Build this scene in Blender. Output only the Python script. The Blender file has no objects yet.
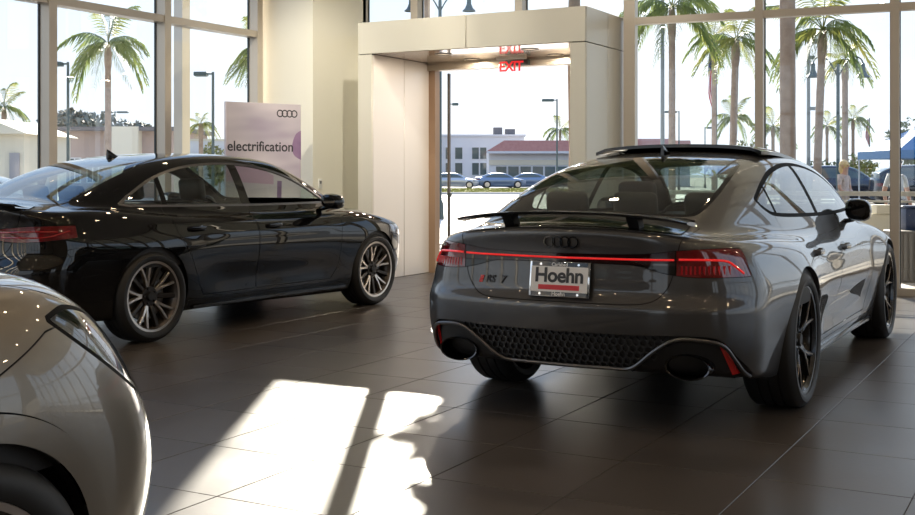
import bpy, bmesh, math, random
import numpy as np
from mathutils import Vector, Matrix

random.seed(7)
SC = bpy.context.scene
COL = SC.collection

# ------------------------------------------------------------------ camera
CAM_H = 1.25
YAW = math.radians(28.77)          # camera turned left of +Y
FPX = 1143.0                       # focal length in pixels of the 915 px wide frame
cam_d = bpy.data.cameras.new('camera')
cam_d.sensor_width = 36.0
cam_d.lens = 36.0 * FPX / 915.0
cam_d.shift_y = -(257.5 - 173.0) / 915.0
cam_d.clip_end = 2000
cam_o = bpy.data.objects.new('camera', cam_d)
COL.objects.link(cam_o)
cam_o.location = (0, 0, CAM_H)
cam_o.rotation_euler = (math.radians(90), 0, YAW)
SC.camera = cam_o
cam_d.dof.use_dof = False

# ------------------------------------------------------------------ view
SC.view_settings.view_transform = 'Standard'
SC.view_settings.look = 'None'
SC.view_settings.gamma = 1.0
SC.view_settings.use_curve_mapping = False
SC.view_settings.exposure = 0.72
SC.cycles.use_denoising = True
SC.cycles.max_bounces = 12
SC.cycles.transparent_max_bounces = 24
SC.cycles.sample_clamp_indirect = 6.0
SC.cycles.caustics_reflective = False
SC.cycles.caustics_refractive = False

# ------------------------------------------------------------------ sky
SUN_EL = math.radians(25.1)
SUN_H = (-0.487, 0.873)            # horizontal direction towards the sun
world = bpy.data.worlds.new('sky'); SC.world = world
world.use_nodes = True
wn = world.node_tree; wn.nodes.clear()
def _n(t, kind, **kw):
    n = t.nodes.new(kind)
    for k, v in kw.items(): setattr(n, k, v)
    return n
w_out = _n(wn, 'ShaderNodeOutputWorld'); w_bg = _n(wn, 'ShaderNodeBackground')
w_tc = _n(wn, 'ShaderNodeTexCoord'); w_sep = _n(wn, 'ShaderNodeSeparateXYZ')
w_ramp = _n(wn, 'ShaderNodeValToRGB')
w_ramp.color_ramp.elements[0].position = 0.0; w_ramp.color_ramp.elements[0].color = (0.70, 0.745, 0.80, 1)
w_ramp.color_ramp.elements[1].position = 0.85; w_ramp.color_ramp.elements[1].color = (0.16, 0.34, 0.74, 1)
e = w_ramp.color_ramp.elements.new(0.16); e.color = (0.62, 0.72, 0.86, 1)
e = w_ramp.color_ramp.elements.new(0.40); e.color = (0.42, 0.62, 0.95, 1)
w_noise = _n(wn, 'ShaderNodeTexNoise'); w_noise.inputs['Scale'].default_value = 2.2; w_noise.inputs['Detail'].default_value = 6
w_map = _n(wn, 'ShaderNodeMapping'); w_map.inputs['Scale'].default_value = (1, 1, 3.2)
w_cr = _n(wn, 'ShaderNodeValToRGB')
w_cr.color_ramp.elements[0].position = 0.45; w_cr.color_ramp.elements[0].color = (0, 0, 0, 1)
w_cr.color_ramp.elements[1].position = 0.68; w_cr.color_ramp.elements[1].color = (0.75, 0.75, 0.75, 1)
w_mix = _n(wn, 'ShaderNodeMix', data_type='RGBA'); w_mix.inputs[7].default_value = (0.92, 0.93, 0.95, 1)
L = wn.links.new
L(w_tc.outputs['Generated'], w_sep.inputs[0]); L(w_sep.outputs['Z'], w_ramp.inputs['Fac'])
L(w_tc.outputs['Generated'], w_map.inputs[0]); L(w_map.outputs[0], w_noise.inputs['Vector'])
L(w_noise.outputs['Fac'], w_cr.inputs['Fac']); L(w_cr.outputs['Color'], w_mix.inputs[0])
L(w_ramp.outputs['Color'], w_mix.inputs[6]); L(w_mix.outputs[2], w_bg.inputs['Color'])
w_bg.inputs['Strength'].default_value = 1.0
L(w_bg.outputs[0], w_out.inputs[0])

# ------------------------------------------------------------------ sun
sun_d = bpy.data.lights.new('sun', 'SUN'); sun_d.energy = 9.5; sun_d.angle = math.radians(0.53)
sun_d.color = (1.0, 0.90, 0.76)
sun_o = bpy.data.objects.new('sun', sun_d); COL.objects.link(sun_o)
sd = Vector((SUN_H[0]*math.cos(SUN_EL), SUN_H[1]*math.cos(SUN_EL), math.sin(SUN_EL)))
sun_o.rotation_euler = sd.to_track_quat('Z', 'Y').to_euler()
sun_o.location = sd * 60

# ------------------------------------------------------------------ pixel helper (pixel + depth -> point); used to place far things at real distances
VS, VC = math.sin(YAW), math.cos(YAW)
def at(px, Z, z=0.0):
    u = (px - 457.5) / FPX
    return Vector((Z * (-VS + u * VC), Z * (VC + u * VS), z))
def hz(py, Z):
    return CAM_H + (173.0 - py) / FPX * Z

# ------------------------------------------------------------------ materials
MATS = {}
def pbr(name, col, rough=0.5, metal=0.0, coat=0.0, coat_rough=0.03, spec=0.5, emit=None, emit_s=0.0, noise=None, bump=None, trans=0.0):
    if name in MATS: return MATS[name]
    m = bpy.data.materials.new(name); m.use_nodes = True
    nt = m.node_tree; b = nt.nodes['Principled BSDF']
    c = (*col, 1.0) if len(col) == 3 else col
    b.inputs['Base Color'].default_value = c
    b.inputs['Roughness'].default_value = rough
    b.inputs['Metallic'].default_value = metal
    b.inputs['Coat Weight'].default_value = coat
    b.inputs['Coat Roughness'].default_value = coat_rough
    b.inputs['Specular IOR Level'].default_value = spec
    b.inputs['Transmission Weight'].default_value = trans
    if emit:
        b.inputs['Emission Color'].default_value = (*emit, 1); b.inputs['Emission Strength'].default_value = emit_s
    if noise:                                   # (scale, amount, second colour)
        tc = nt.nodes.new('ShaderNodeTexCoord'); n = nt.nodes.new('ShaderNodeTexNoise')
        n.inputs['Scale'].default_value = noise[0]; n.inputs['Detail'].default_value = 6
        r = nt.nodes.new('ShaderNodeValToRGB')
        r.color_ramp.elements[0].position = 0.35; r.color_ramp.elements[1].position = 0.68
        r.color_ramp.elements[0].color = c; r.color_ramp.elements[1].color = (*noise[1], 1)
        nt.links.new(tc.outputs['Object'], n.inputs['Vector']); nt.links.new(n.outputs['Fac'], r.inputs['Fac'])
        nt.links.new(r.outputs['Color'], b.inputs['Base Color'])
    if bump:                                    # (scale, strength, distance)
        tc = nt.nodes.new('ShaderNodeTexCoord'); n = nt.nodes.new('ShaderNodeTexNoise')
        n.inputs['Scale'].default_value = bump[0]; n.inputs['Detail'].default_value = 4
        bp = nt.nodes.new('ShaderNodeBump'); bp.inputs['Strength'].default_value = bump[1]; bp.inputs['Distance'].default_value = bump[2]
        nt.links.new(tc.outputs['Object'], n.inputs['Vector']); nt.links.new(n.outputs['Fac'], bp.inputs['Height'])
        nt.links.new(bp.outputs['Normal'], b.inputs['Normal'])
    MATS[name] = m
    return m

def glass(name, tint=(0.93, 0.97, 0.96), ior=1.45, rough=0.0, mult=1.0):
    """thin pane: fresnel reflection over tinted see-through"""
    if name in MATS: return MATS[name]
    m = bpy.data.materials.new(name); m.use_nodes = True
    nt = m.node_tree; nt.nodes.clear()
    o = nt.nodes.new('ShaderNodeOutputMaterial'); mx = nt.nodes.new('ShaderNodeMixShader')
    tr = nt.nodes.new('ShaderNodeBsdfTransparent'); gl = nt.nodes.new('ShaderNodeBsdfGlossy')
    tr.inputs['Color'].default_value = (*tint, 1); gl.inputs['Roughness'].default_value = rough
    gl.inputs['Color'].default_value = (1, 1, 1, 1)
    fr = nt.nodes.new('ShaderNodeFresnel'); fr.inputs['IOR'].default_value = ior
    mm = nt.nodes.new('ShaderNodeMath'); mm.operation = 'MULTIPLY'; mm.inputs[1].default_value = mult; mm.use_clamp = True
    geo = nt.nodes.new('ShaderNodeNewGeometry')       # same reflectance from both faces of the pane
    nrm = nt.nodes.new('ShaderNodeVectorMath'); nrm.operation = 'SCALE'
    s1 = nt.nodes.new('ShaderNodeMath'); s1.operation = 'MULTIPLY_ADD'; s1.inputs[1].default_value = -2.0; s1.inputs[2].default_value = 1.0
    nt.links.new(geo.outputs['Backfacing'], s1.inputs[0])
    nt.links.new(fr.outputs[0], mm.inputs[0])
    dt = nt.nodes.new('ShaderNodeVectorMath'); dt.operation = 'DOT_PRODUCT'
    nt.links.new(geo.outputs['Incoming'], dt.inputs[0]); nt.links.new(geo.outputs['Normal'], dt.inputs[1])
    ab = nt.nodes.new('ShaderNodeMath'); ab.operation = 'ABSOLUTE'; nt.links.new(dt.outputs['Value'], ab.inputs[0])
    iv = nt.nodes.new('ShaderNodeMath'); iv.operation = 'SUBTRACT'; iv.inputs[0].default_value = 1.0; nt.links.new(ab.outputs[0], iv.inputs[1])
    pw = nt.nodes.new('ShaderNodeMath'); pw.operation = 'POWER'; pw.inputs[1].default_value = 5.0; nt.links.new(iv.outputs[0], pw.inputs[0])
    f0 = ((ior - 1) / (ior + 1)) ** 2 * 1.9
    ma = nt.nodes.new('ShaderNodeMath'); ma.operation = 'MULTIPLY_ADD'; ma.inputs[1].default_value = 1 - f0; ma.inputs[2].default_value = f0 * mult; ma.use_clamp = True
    nt.links.new(pw.outputs[0], ma.inputs[0])
    nt.nodes.remove(fr); nt.nodes.remove(mm); nt.nodes.remove(s1); nt.nodes.remove(nrm)
    nt.links.new(ma.outputs[0], mx.inputs[0]); nt.links.new(tr.outputs[0], mx.inputs[1]); nt.links.new(gl.outputs[0], mx.inputs[2])
    nt.links.new(mx.outputs[0], o.inputs[0])
    MATS[name] = m
    return m

# ------------------------------------------------------------------ object helpers
def tag(o, label=None, cat=None, group=None, kind=None):
    if label: o['label'] = label
    if cat: o['category'] = cat
    if group: o['group'] = group
    if kind: o['kind'] = kind
    return o
def thing(name, label, cat, loc=(0, 0, 0), rz=0.0, group=None):
    o = bpy.data.objects.new(name, None); COL.objects.link(o)
    o.empty_display_size = 0.1
    o.location = loc; o.rotation_euler = (0, 0, rz)
    return tag(o, label, cat, group)
def link_mesh(name, me, mat, parent=None, loc=None, rot=None, scale=None):
    o = bpy.data.objects.new(name, me); COL.objects.link(o)
    if mat is not None and len(me.materials) == 0: me.materials.append(mat)
    if parent: o.parent = parent
    if loc is not None: o.location = loc
    if rot is not None: o.rotation_euler = rot
    if scale is not None: o.scale = scale
    return o
def copy_tree(o, parent=None):
    c = o.copy(); COL.objects.link(c)
    c.parent = parent
    for ch in list(o.children): copy_tree(ch, c)
    return c

class MB:
    """collects simple shapes into one mesh"""
    def __init__(s): s.v = []; s.f = []; s.sm = []
    def add(s, vs, fs, smooth=False):
        b = len(s.v); s.v += [tuple(p) for p in vs]
        for f in fs: s.f.append(tuple(b + i for i in f)); s.sm.append(smooth)
        return s
    def box(s, x0, x1, y0, y1, z0, z1):
        vs = [(x, y, z) for z in (z0, z1) for y in (y0, y1) for x in (x0, x1)]
        return s.add(vs, [(0, 2, 3, 1), (4, 5, 7, 6), (0, 1, 5, 4), (2, 6, 7, 3), (0, 4, 6, 2), (1, 3, 7, 5)])
    def bevbox(s, x0, x1, y0, y1, z0, z1, r=0.01, seg=2):
        bm = bmesh.new(); bmesh.ops.create_cube(bm, size=1)
        for v in bm.verts:
            v.co = Vector(((x0+x1)/2 + v.co.x*(x1-x0), (y0+y1)/2 + v.co.y*(y1-y0), (z0+z1)/2 + v.co.z*(z1-z0)))
        bmesh.ops.bevel(bm, geom=bm.edges[:], offset=r, segments=seg, profile=0.5, affect='EDGES')
        bm.verts.index_update()
        s.add([v.co for v in bm.verts], [[v.index for v in f.verts] for f in bm.faces], True); bm.free(); return s
    def tube(s, pts, r, n=8, cap=True, closed=False, flat=None):
        pts = [Vector(p) for p in pts]; m = len(pts); vs = []
        rs = r if isinstance(r, (list, tuple)) else [r] * m
        prev = None
        for i, p in enumerate(pts):
            if closed: t = pts[(i+1) % m] - pts[i-1]
            else: t = pts[min(i+1, m-1)] - pts[max(i-1, 0)]
            t.normalize()
            if prev is None:
                a = Vector((0, 0, 1)) if abs(t.z) < 0.9 else Vector((1, 0, 0))
                u = t.cross(a).normalized()
            else:
                u = (prev - t * prev.dot(t)).normalized()
            prev = u; w = t.cross(u)
            for k in range(n):
                a = 2*math.pi*k/n
                fl = flat if flat else (1, 1)
                vs.append(p + u*math.cos(a)*rs[i]*fl[0] + w*math.sin(a)*rs[i]*fl[1])
        fs = []
        for i in range(m if closed else m-1):
            for k in range(n):
                j = (i+1) % m
                fs.append((i*n+k, i*n+(k+1) % n, j*n+(k+1) % n, j*n+k))
        if cap and not closed:
            fs.append(tuple(range(n))[::-1]); fs.append(tuple((m-1)*n+k for k in range(n)))
        return s.add(vs, fs, True)
    def lathe(s, prof, n=32, axis='z', cen=(0, 0, 0), closed=False, a0=0.0, a1=2*math.pi):
        """prof: list of (radius, height)"""
        full = abs(a1-a0-2*math.pi) < 1e-6
        cnt = n if full else n+1
        vs = []
        for k in range(cnt):
            a = a0 + (a1-a0)*k/n
            for (r, h) in prof:
                x, y = r*math.cos(a), r*math.sin(a)
                p = (x, y, h) if axis == 'z' else ((x, h, y) if axis == 'y' else (h, x, y))
                vs.append((p[0]+cen[0], p[1]+cen[1], p[2]+cen[2]))
        m = len(prof); fs = []
        for k in range(n):
            k2 = (k+1) % cnt
            for i in range(m if closed else m-1):
                j = (i+1) % m
                fs.append((k*m+i, k2*m+i, k2*m+j, k*m+j))
        return s.add(vs, fs, True)
    def prism(s, poly, h0, h1, plane='xz'):
        """poly in a plane, extruded along the third axis"""
        def P(a, b, h): return (a, h, b) if plane == 'xz' else ((a, b, h) if plane == 'xy' else (h, a, b))
        n = len(poly)
        vs = [P(a, b, h0) for a, b in poly] + [P(a, b, h1) for a, b in poly]
        fs = [tuple(range(n))[::-1], tuple(range(n, 2*n))] + [(i, (i+1) % n, n+(i+1) % n, n+i) for i in range(n)]
        return s.add(vs, fs)
    def sphere(s, c, r, nu=14, nv=9):
        r = r if isinstance(r, (tuple, list)) else (r, r, r); vs = []
        for j in range(nv+1):
            t = math.pi*j/nv
            for i in range(nu):
                a = 2*math.pi*i/nu
                vs.append((c[0]+r[0]*math.sin(t)*math.cos(a), c[1]+r[1]*math.sin(t)*math.sin(a), c[2]+r[2]*math.cos(t)))
        fs = [(j*nu+i, (j+1)*nu+i, (j+1)*nu+(i+1) % nu, j*nu+(i+1) % nu) for j in range(nv) for i in range(nu)]
        return s.add(vs, fs, True)
    def mesh(s, name='m', recalc=True):
        me = bpy.data.meshes.new(name); me.from_pydata(s.v, [], s.f)
        if recalc:
            bm = bmesh.new(); bm.from_mesh(me)
            bmesh.ops.remove_doubles(bm, verts=bm.verts, dist=1e-6)
            bmesh.ops.recalc_face_normals(bm, faces=bm.faces); bm.to_mesh(me); bm.free()
        if any(s.sm):
            me.polygons.foreach_set('use_smooth', [True]*len(me.polygons))
            try: me.set_sharp_from_angle(angle=math.radians(38))
            except Exception: pass
        me.update(); return me
    def build(s, name, mat, parent=None, loc=None, rot=None):
        return link_mesh(name, s.mesh(name), mat, parent, loc, rot)

def text_mesh(body, size, depth=0.001, bold=0.0, align='CENTER', shear=0.0, space=1.0):
    c = bpy.data.curves.new('lettering', 'FONT'); c.body = body; c.size = size; c.extrude = depth; c.offset = bold
    c.align_x = align; c.align_y = 'CENTER'; c.shear = shear; c.space_character = space
    c.resolution_u = 4
    o = bpy.data.objects.new('lettering', c); COL.objects.link(o)
    dg = bpy.context.evaluated_depsgraph_get(); dg.update()
    me = bpy.data.meshes.new_from_object(o.evaluated_get(dg))
    bpy.data.objects.remove(o); bpy.data.curves.remove(c)
    return me

# ================================================================== THE ROOM
M_PAINT = pbr('cream_wall_paint', (0.77, 0.745, 0.64), 0.55, noise=(1.2, (0.75, 0.725, 0.62)))
M_PANEL = pbr('champagne_metal_panel', (0.60, 0.565, 0.47), 0.36, metal=0.25, noise=(0.8, (0.57, 0.54, 0.45)))
M_PANEL_IN = pbr('pale_metal_panel', (0.62, 0.58, 0.53), 0.34, metal=0.2)
M_CORE = pbr('dark_joint', (0.05, 0.045, 0.04), 0.8)
M_FRAME = pbr('anodised_window_frame', (0.52, 0.47, 0.40), 0.38, metal=0.35)
M_GASKET = pbr('dark_gasket', (0.03, 0.04, 0.04), 0.5)
M_CEIL = pbr('ceiling_paint', (0.55, 0.53, 0.50), 0.8)
M_PANE = glass('window_glass', (0.94, 0.97, 0.965), 1.45)
M_SOFFIT = pbr('glossy_soffit', (0.62, 0.50, 0.40), 0.12, metal=0.15, coat=0.5)

def tile_mat():
    m = bpy.data.materials.new('brown_grey_porcelain_tile'); m.use_nodes = True
    nt = m.node_tree; b = nt.nodes['Principled BSDF']; lk = nt.links.new
    geo = nt.nodes.new('ShaderNodeNewGeometry'); oi = nt.nodes.new('ShaderNodeObjectInfo')
    n1 = nt.nodes.new('ShaderNodeTexNoise'); n1.inputs['Scale'].default_value = 1.7; n1.inputs['Detail'].default_value = 7
    n2 = nt.nodes.new('ShaderNodeTexNoise'); n2.inputs['Scale'].default_value = 38; n2.inputs['Detail'].default_value = 3
    lk(geo.outputs['Position'], n1.inputs['Vector']); lk(geo.outputs['Position'], n2.inputs['Vector'])
    r = nt.nodes.new('ShaderNodeValToRGB')
    r.color_ramp.elements[0].position = 0.3; r.color_ramp.elements[0].color = (0.058, 0.050, 0.0445, 1)
    r.color_ramp.elements[1].position = 0.75; r.color_ramp.elements[1].color = (0.088, 0.076, 0.068, 1)
    lk(n1.outputs['Fac'], r.inputs['Fac'])
    h = nt.nodes.new('ShaderNodeHueSaturation')
    mr = nt.nodes.new('ShaderNodeMapRange'); mr.inputs['To Min'].default_value = 0.92; mr.inputs['To Max'].default_value = 1.08
    lk(oi.outputs['Random'], mr.inputs['Value']); lk(mr.outputs[0], h.inputs['Value']); lk(r.outputs['Color'], h.inputs['Color'])
    lk(h.outputs['Color'], b.inputs['Base Color'])
    r2 = nt.nodes.new('ShaderNodeMapRange'); r2.inputs['To Min'].default_value = 0.24; r2.inputs['To Max'].default_value = 0.38
    lk(n1.outputs['Fac'], r2.inputs['Value']); lk(r2.outputs[0], b.inputs['Roughness'])
    bp = nt.nodes.new('ShaderNodeBump'); bp.inputs['Strength'].default_value = 0.05; bp.inputs['Distance'].default_value = 0.004
    lk(n2.outputs['Fac'], bp.inputs['Height']); lk(bp.outputs['Normal'], b.inputs['Normal'])
    b.inputs['Specular IOR Level'].default_value = 0.5
    return m
M_TILE = tile_mat()
M_GROUT = pbr('grout', (0.055, 0.045, 0.038), 0.8)

ROOM_X0, ROOM_X1, ROOM_Y0, ROOM_Y1, CEIL = -8.93, 9.0, -9.0, 12.4, 5.4
TX, TY, TX0, TY0 = 0.59, 0.635, -1.172, 4.06

fl = MB().box(ROOM_X0-0.2, ROOM_X1+0.2, ROOM_Y0-0.2, 13.3, -0.25, -0.004).build('floor', M_GROUT)
tag(fl, kind='structure')
tile_me = MB()
g = 0.0022; ch = 0.0015
a, b2 = TX/2-g, TY/2-g
tile_me.add([(-a, -b2, -0.012), (a, -b2, -0.012), (a, b2, -0.012), (-a, b2, -0.012),
             (-a, -b2, -ch), (a, -b2, -ch), (a, b2, -ch), (-a, b2, -ch),
             (-a+ch, -b2+ch, 0), (a-ch, -b2+ch, 0), (a-ch, b2-ch, 0), (-a+ch, b2-ch, 0)],
            [(3, 2, 1, 0), (0, 1, 5, 4), (1, 2, 6, 5), (2, 3, 7, 6), (3, 0, 4, 7), (4, 5, 9, 8), (5, 6, 10, 9), (6, 7, 11, 10), (7, 4, 8, 11), (8, 9, 10, 11)])
tile_m = tile_me.mesh('tile'); tile_m.materials.append(M_TILE)
rest = MB(); tiles = []
for i in range(-16, 20):
    for j in range(-22, 15):
        cx, cy = TX0 + (i+0.5)*TX, TY0 + (j+0.5)*TY
        if cx < ROOM_X0-0.1 or cx > ROOM_X1 or cy < ROOM_Y0 or cy > 12.75: continue
        dep = -cx*VS + cy*VC; lat = cx*VC + cy*VS
        if dep > 2.4 and abs(lat/dep) < 0.47: tiles.append((dep, cx, cy))
        else: tiles.append((99 + abs(cx) + abs(cy), cx, cy))
tiles.sort()
for k, (dep, cx, cy) in enumerate(tiles):
    if k < 295 and dep < 99:
        link_mesh('tile', tile_m, None, fl, (cx, cy, 0))
    else:
        rest.add([(cx-a, cy-b2, 0), (cx+a, cy-b2, 0), (cx+a, cy+b2, 0), (cx-a, cy+b2, 0)], [(0, 1, 2, 3)])
tag(rest.build('tile_field', M_TILE, fl), kind='stuff')

cl = MB().box(ROOM_X0-0.3, ROOM_X1+0.3, ROOM_Y0-0.3, ROOM_Y1+0.4, CEIL, CEIL+0.25).build('ceiling', M_CEIL)
tag(cl, kind='structure')
wb = MB().box(-0.6, ROOM_X1+0.2, ROOM_Y0-0.25, ROOM_Y0, 0, CEIL).box(ROOM_X0-0.2, -0.6, ROOM_Y0-0.25, ROOM_Y0, 4.4, CEIL).build('wall_back', pbr('back_wall_paint', (0.30, 0.28, 0.25), 0.6))
tag(wb, kind='structure')
# the square column in the corner
col = MB().box(-8.93, -8.16, 11.24, 12.4, 0, CEIL).build('wall_corner', M_PAINT); tag(col, kind='structure')
bs = MB().box(-8.16, -8.15, 11.25, 12.4, 0, 0.1).build('baseboard_corner', pbr('baseboard', (0.35, 0.32, 0.28), 0.5)); tag(bs, kind='structure')

def window_run(name, origin, rz, length, mull, z_top=CEIL, transoms=((2.907, 2.985),), sill=0.1, depth=0.13, width=0.09, gl_off=0.06, z0=0.0):
    """a glazed wall along local +x, room side at local -y; each mullion, rail and pane its own part"""
    w = thing(name, None, None, origin, rz); tag(w, kind='structure')
    for m in mull:
        mw = width if not isinstance(m, tuple) else m[1]
        m = m if not isinstance(m, tuple) else m[0]
        mb = MB().box(m-mw/2, m+mw/2, -depth/2, depth/2, z0, z_top)
        mb.build('mullion', M_FRAME, w)
    ms = sorted([m if not isinstance(m, tuple) else m[0] for m in mull])
    rows = [z0] + [t for tr in transoms for t in tr] + [z_top]
    bands = [(z0+sill, transoms[0][0])] + [(transoms[i][1], transoms[i+1][0]) for i in range(len(transoms)-1)] + [(transoms[-1][1], z_top-0.06)]
    for i in range(len(ms)-1):
        x0, x1 = ms[i]+width/2, ms[i+1]-width/2
        for (t0, t1) in transoms:
            MB().box(x0, x1, -depth/2+0.012, depth/2, t0, t1).build('transom', M_FRAME, w)
        if sill > 0: MB().box(x0, x1, -depth/2+0.012, depth/2, z0, z0+sill).build('sill', M_FRAME, w)
        MB().box(x0, x1, -depth/2+0.012, depth/2, z_top-0.06, z_top).build('head_rail', M_FRAME, w)
        for (b0, b1) in bands:
            if b1 - b0 < 0.2: continue
            p = MB().add([(x0, gl_off, b0), (x1, gl_off, b0), (x1, gl_off, b1), (x0, gl_off, b1)], [(0, 1, 2, 3)])
            pane = p.build('pane', M_PANE, w)
            gk = MB()
            for (ax, bx) in ((x0, x0+0.010), (x1-0.010, x1)): gk.box(ax, bx, gl_off-0.012, gl_off+0.012, b0, b1)
            gk.build('gasket', M_GASKET, pane)
    return w

# left glazed wall (runs along Y at X = -8.93); local +x -> +Y, room side (local -y) -> +X
window_run('window_1', (-8.93, -9.0, 0), math.radians(90), 20.1,
           [0.1 + 20.0 - 1.6*k - 0.0 for k in range(13)][::-1], depth=0.16, width=0.10)
# behind / over the entrance portal
window_run('window_2', (-8.16, 12.4, 0), 0, 3.6, [-0.05, 0.765, 2.22, 3.62], z0=3.0, sill=0.03, transoms=((5.2, 5.3),), width=0.10, depth=0.14)
side = MB().box(-8.16, -7.42, 12.34, 12.46, 0, 3.0).build('wall_side', M_PAINT); tag(side, kind='structure')
# right glazed wall, turned 4.6 degrees
WR_ROT = math.radians(4.6)
window_run('window_3', (-4.57, 12.17, 0), WR_ROT, 13.6, [(0.10, 0.13)] + [1.52 + 1.355*k for k in range(10)], depth=0.12, width=0.085, sill=0.075)
# right-hand glazed wall, out of the picture
rw_ = MB()
for (y0, y1) in ((ROOM_Y0, -5.2), (-2.2, 1.0), (12.2, 13.3)): rw_.box(9.0, 9.25, y0, y1, 0, CEIL)
for (y0, y1) in ((-5.2, -2.2),): rw_.box(9.0, 9.25, y0, y1, 3.2, CEIL)
tag(rw_.build('wall_right', pbr('right_wall_paint', (0.30, 0.28, 0.25), 0.6)), kind='structure')
window_run('window_4', (9.1, 12.2, 0), math.radians(-90), 11.2, [0.05 + 1.585*k for k in range(8)])
window_run('window_5', (9.1, -2.2, 0), math.radians(-90), 3.0, [0.05, 1.5, 2.95], z_top=3.2, transoms=((2.3, 2.36),))

window_run('window_6', (-0.6, -9.1, 0), math.radians(180), 8.3, [0.05 + 1.65*k for k in range(6)], z_top=4.4)
# ------------------------------------------------------------------ entrance portal
PX0, PX1, PY0, PY1, PZ, PH = -7.42, -4.57, 11.10, 12.60, 3.0, 2.625
por = thing('wall_portal', None, None, (0, 0, 0)); tag(por, kind='structure')
core = MB()
core.box(PX0+.02, PX0+.18, PY0+.02, PY1, 0, PZ-.02); core.box(PX1-.16, PX1-.02, PY0+.02, PY1, 0, PZ-.02)
core.box(PX0+.02, PX1-.02, PY0+.02, PY1, PH+.02, PZ-.02)
core.build('core', M_CORE, por)
def panel(x0, x1, y0, y1, z0, z1, mat, gap=0.004):
    ax = min(((x1-x0), 0), ((y1-y0), 1), ((z1-z0), 2))[1]
    e = [gap if k != ax else 0 for k in range(3)]
    return MB().bevbox(x0+e[0], x1-e[0], y0+e[1], y1-e[1], z0+e[2], z1-e[2], 0.003, 1).build('panel', mat, por)
PXM = -5.99
panel(PX0, PXM, PY0, PY0+.02, PH, PZ, M_PANEL); panel(PXM, PX1, PY0, PY0+.02, PH, PZ, M_PANEL)
panel(PX0, PX0+.2, PY0, PY0+.02, 0, PH, M_PANEL); panel(PX1-.18, PX1, PY0, PY0+.02, 0, PH, M_PANEL)
for (y0, y1) in ((PY0+.02, 11.74), (11.74, PY1)):
    panel(PX1-.02, PX1, y0, y1, PH, PZ, M_PANEL); panel(PX1-.02, PX1, y0, y1, 0, PH, M_PANEL)
    panel(PX0, PX0+.02, y0, y1, 0, PZ, M_PANEL)
for (y0, y1) in ((PY0+.02, 11.81), (11.81, 12.45)):
    panel(PX0+.18, PX0+.20, y0, y1, 0, PH, M_PANEL_IN); panel(PX1-.18, PX1-.16, y0, y1, 0, PH, M_PANEL_IN)
panel(PX0, PXM, PY0+.02, PY1, PZ-.02, PZ, M_PANEL); panel(PXM, PX1, PY0+.02, PY1, PZ-.02, PZ, M_PANEL)
for (x0, x1) in ((PX0+.2, PXM), (PXM, PX1-.18)): panel(x0, x1, PY0+.02, PY1, PH, PH+.02, M_SOFFIT, 0.002)

# sliding door set at the back of the portal
dr = thing('door_1', None, None, (0, 0, 0)); tag(dr, kind='structure')
M_BRONZE = pbr('bronze_door_metal', (0.30, 0.20, 0.13), 0.35, metal=0.5)
M_FRAME_DK = pbr('dark_stile_metal', (0.10, 0.09, 0.08), 0.4, metal=0.5)
M_DOORF = pbr('door_frame_metal', (0.42, 0.36, 0.28), 0.35, metal=0.5)
MB().box(-7.22, -7.13, 12.40, 12.52, 0, 2.56).build('jamb', M_BRONZE, dr)
MB().box(-4.85, -4.75, 12.40, 12.52, 0, 2.56).build('jamb', M_DOORF, dr)
MB().box(-7.22, -4.75, 12.36, 12.52, 2.53, 2.63).build('header', M_DOORF, dr)
MB().box(-6.1, -5.8, 12.30, 12.36, 2.54, 2.60).build('sensor', M_GASKET, dr)
leaf = MB().box(-7.025, -7.0, 12.53, 12.57, 0.03, 2.5).build('stile', M_FRAME_DK, dr)
MB().add([(-7.12, 12.55, 0.05), (-7.03, 12.55, 0.05), (-7.03, 12.55, 2.45), (-7.12, 12.55, 2.45)], [(0, 1, 2, 3)]).build('pane', M_PANE, dr)
leaf = MB().box(-4.98, -4.945, 12.53, 12.57, 0.03, 2.5).build('stile', M_DOORF, dr)
MB().box(-7.0, -6.96, 12.49, 12.53, 0.95, 1.0).build('lock', M_GASKET, dr)

# soffit downlights
def downlight(name, label, x, y, z, r, power, group, col=(1.0, 0.74, 0.46)):
    t = thing(name, label, 'ceiling light', (x, y, z), 0, group)
    MB().lathe([(r*1.25, 0.0), (r*1.25, -0.006), (r, -0.006), (r*0.9, 0.012)], 20).build('trim_ring', M_FRAME_D, t)
    MB().lathe([(0.0001, 0.004), (r*0.9, 0.004)], 20).build('lens', M_LENS, t)
    if power:
        ld = bpy.data.lights.new('downlight_lamp', 'AREA'); ld.shape = 'DISK'; ld.size = r*1.8; ld.energy = power; ld.color = col
        lo = bpy.data.objects.new('lamp', ld); COL.objects.link(lo); lo.parent = t; lo.location = (0, 0, -0.012)
    return t
M_FRAME_D = pbr('dark_bronze_ring', (0.12, 0.10, 0.08), 0.4, metal=0.6)
M_LENS = pbr('warm_lamp_lens', (0.9, 0.8, 0.65), 0.3, emit=(1.0, 0.55, 0.20), emit_s=14)
M_LENS_S = pbr('soffit_lamp_lens', (0.35, 0.30, 0.25), 0.3, emit=(1.0, 0.72, 0.42), emit_s=0.3)
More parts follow.
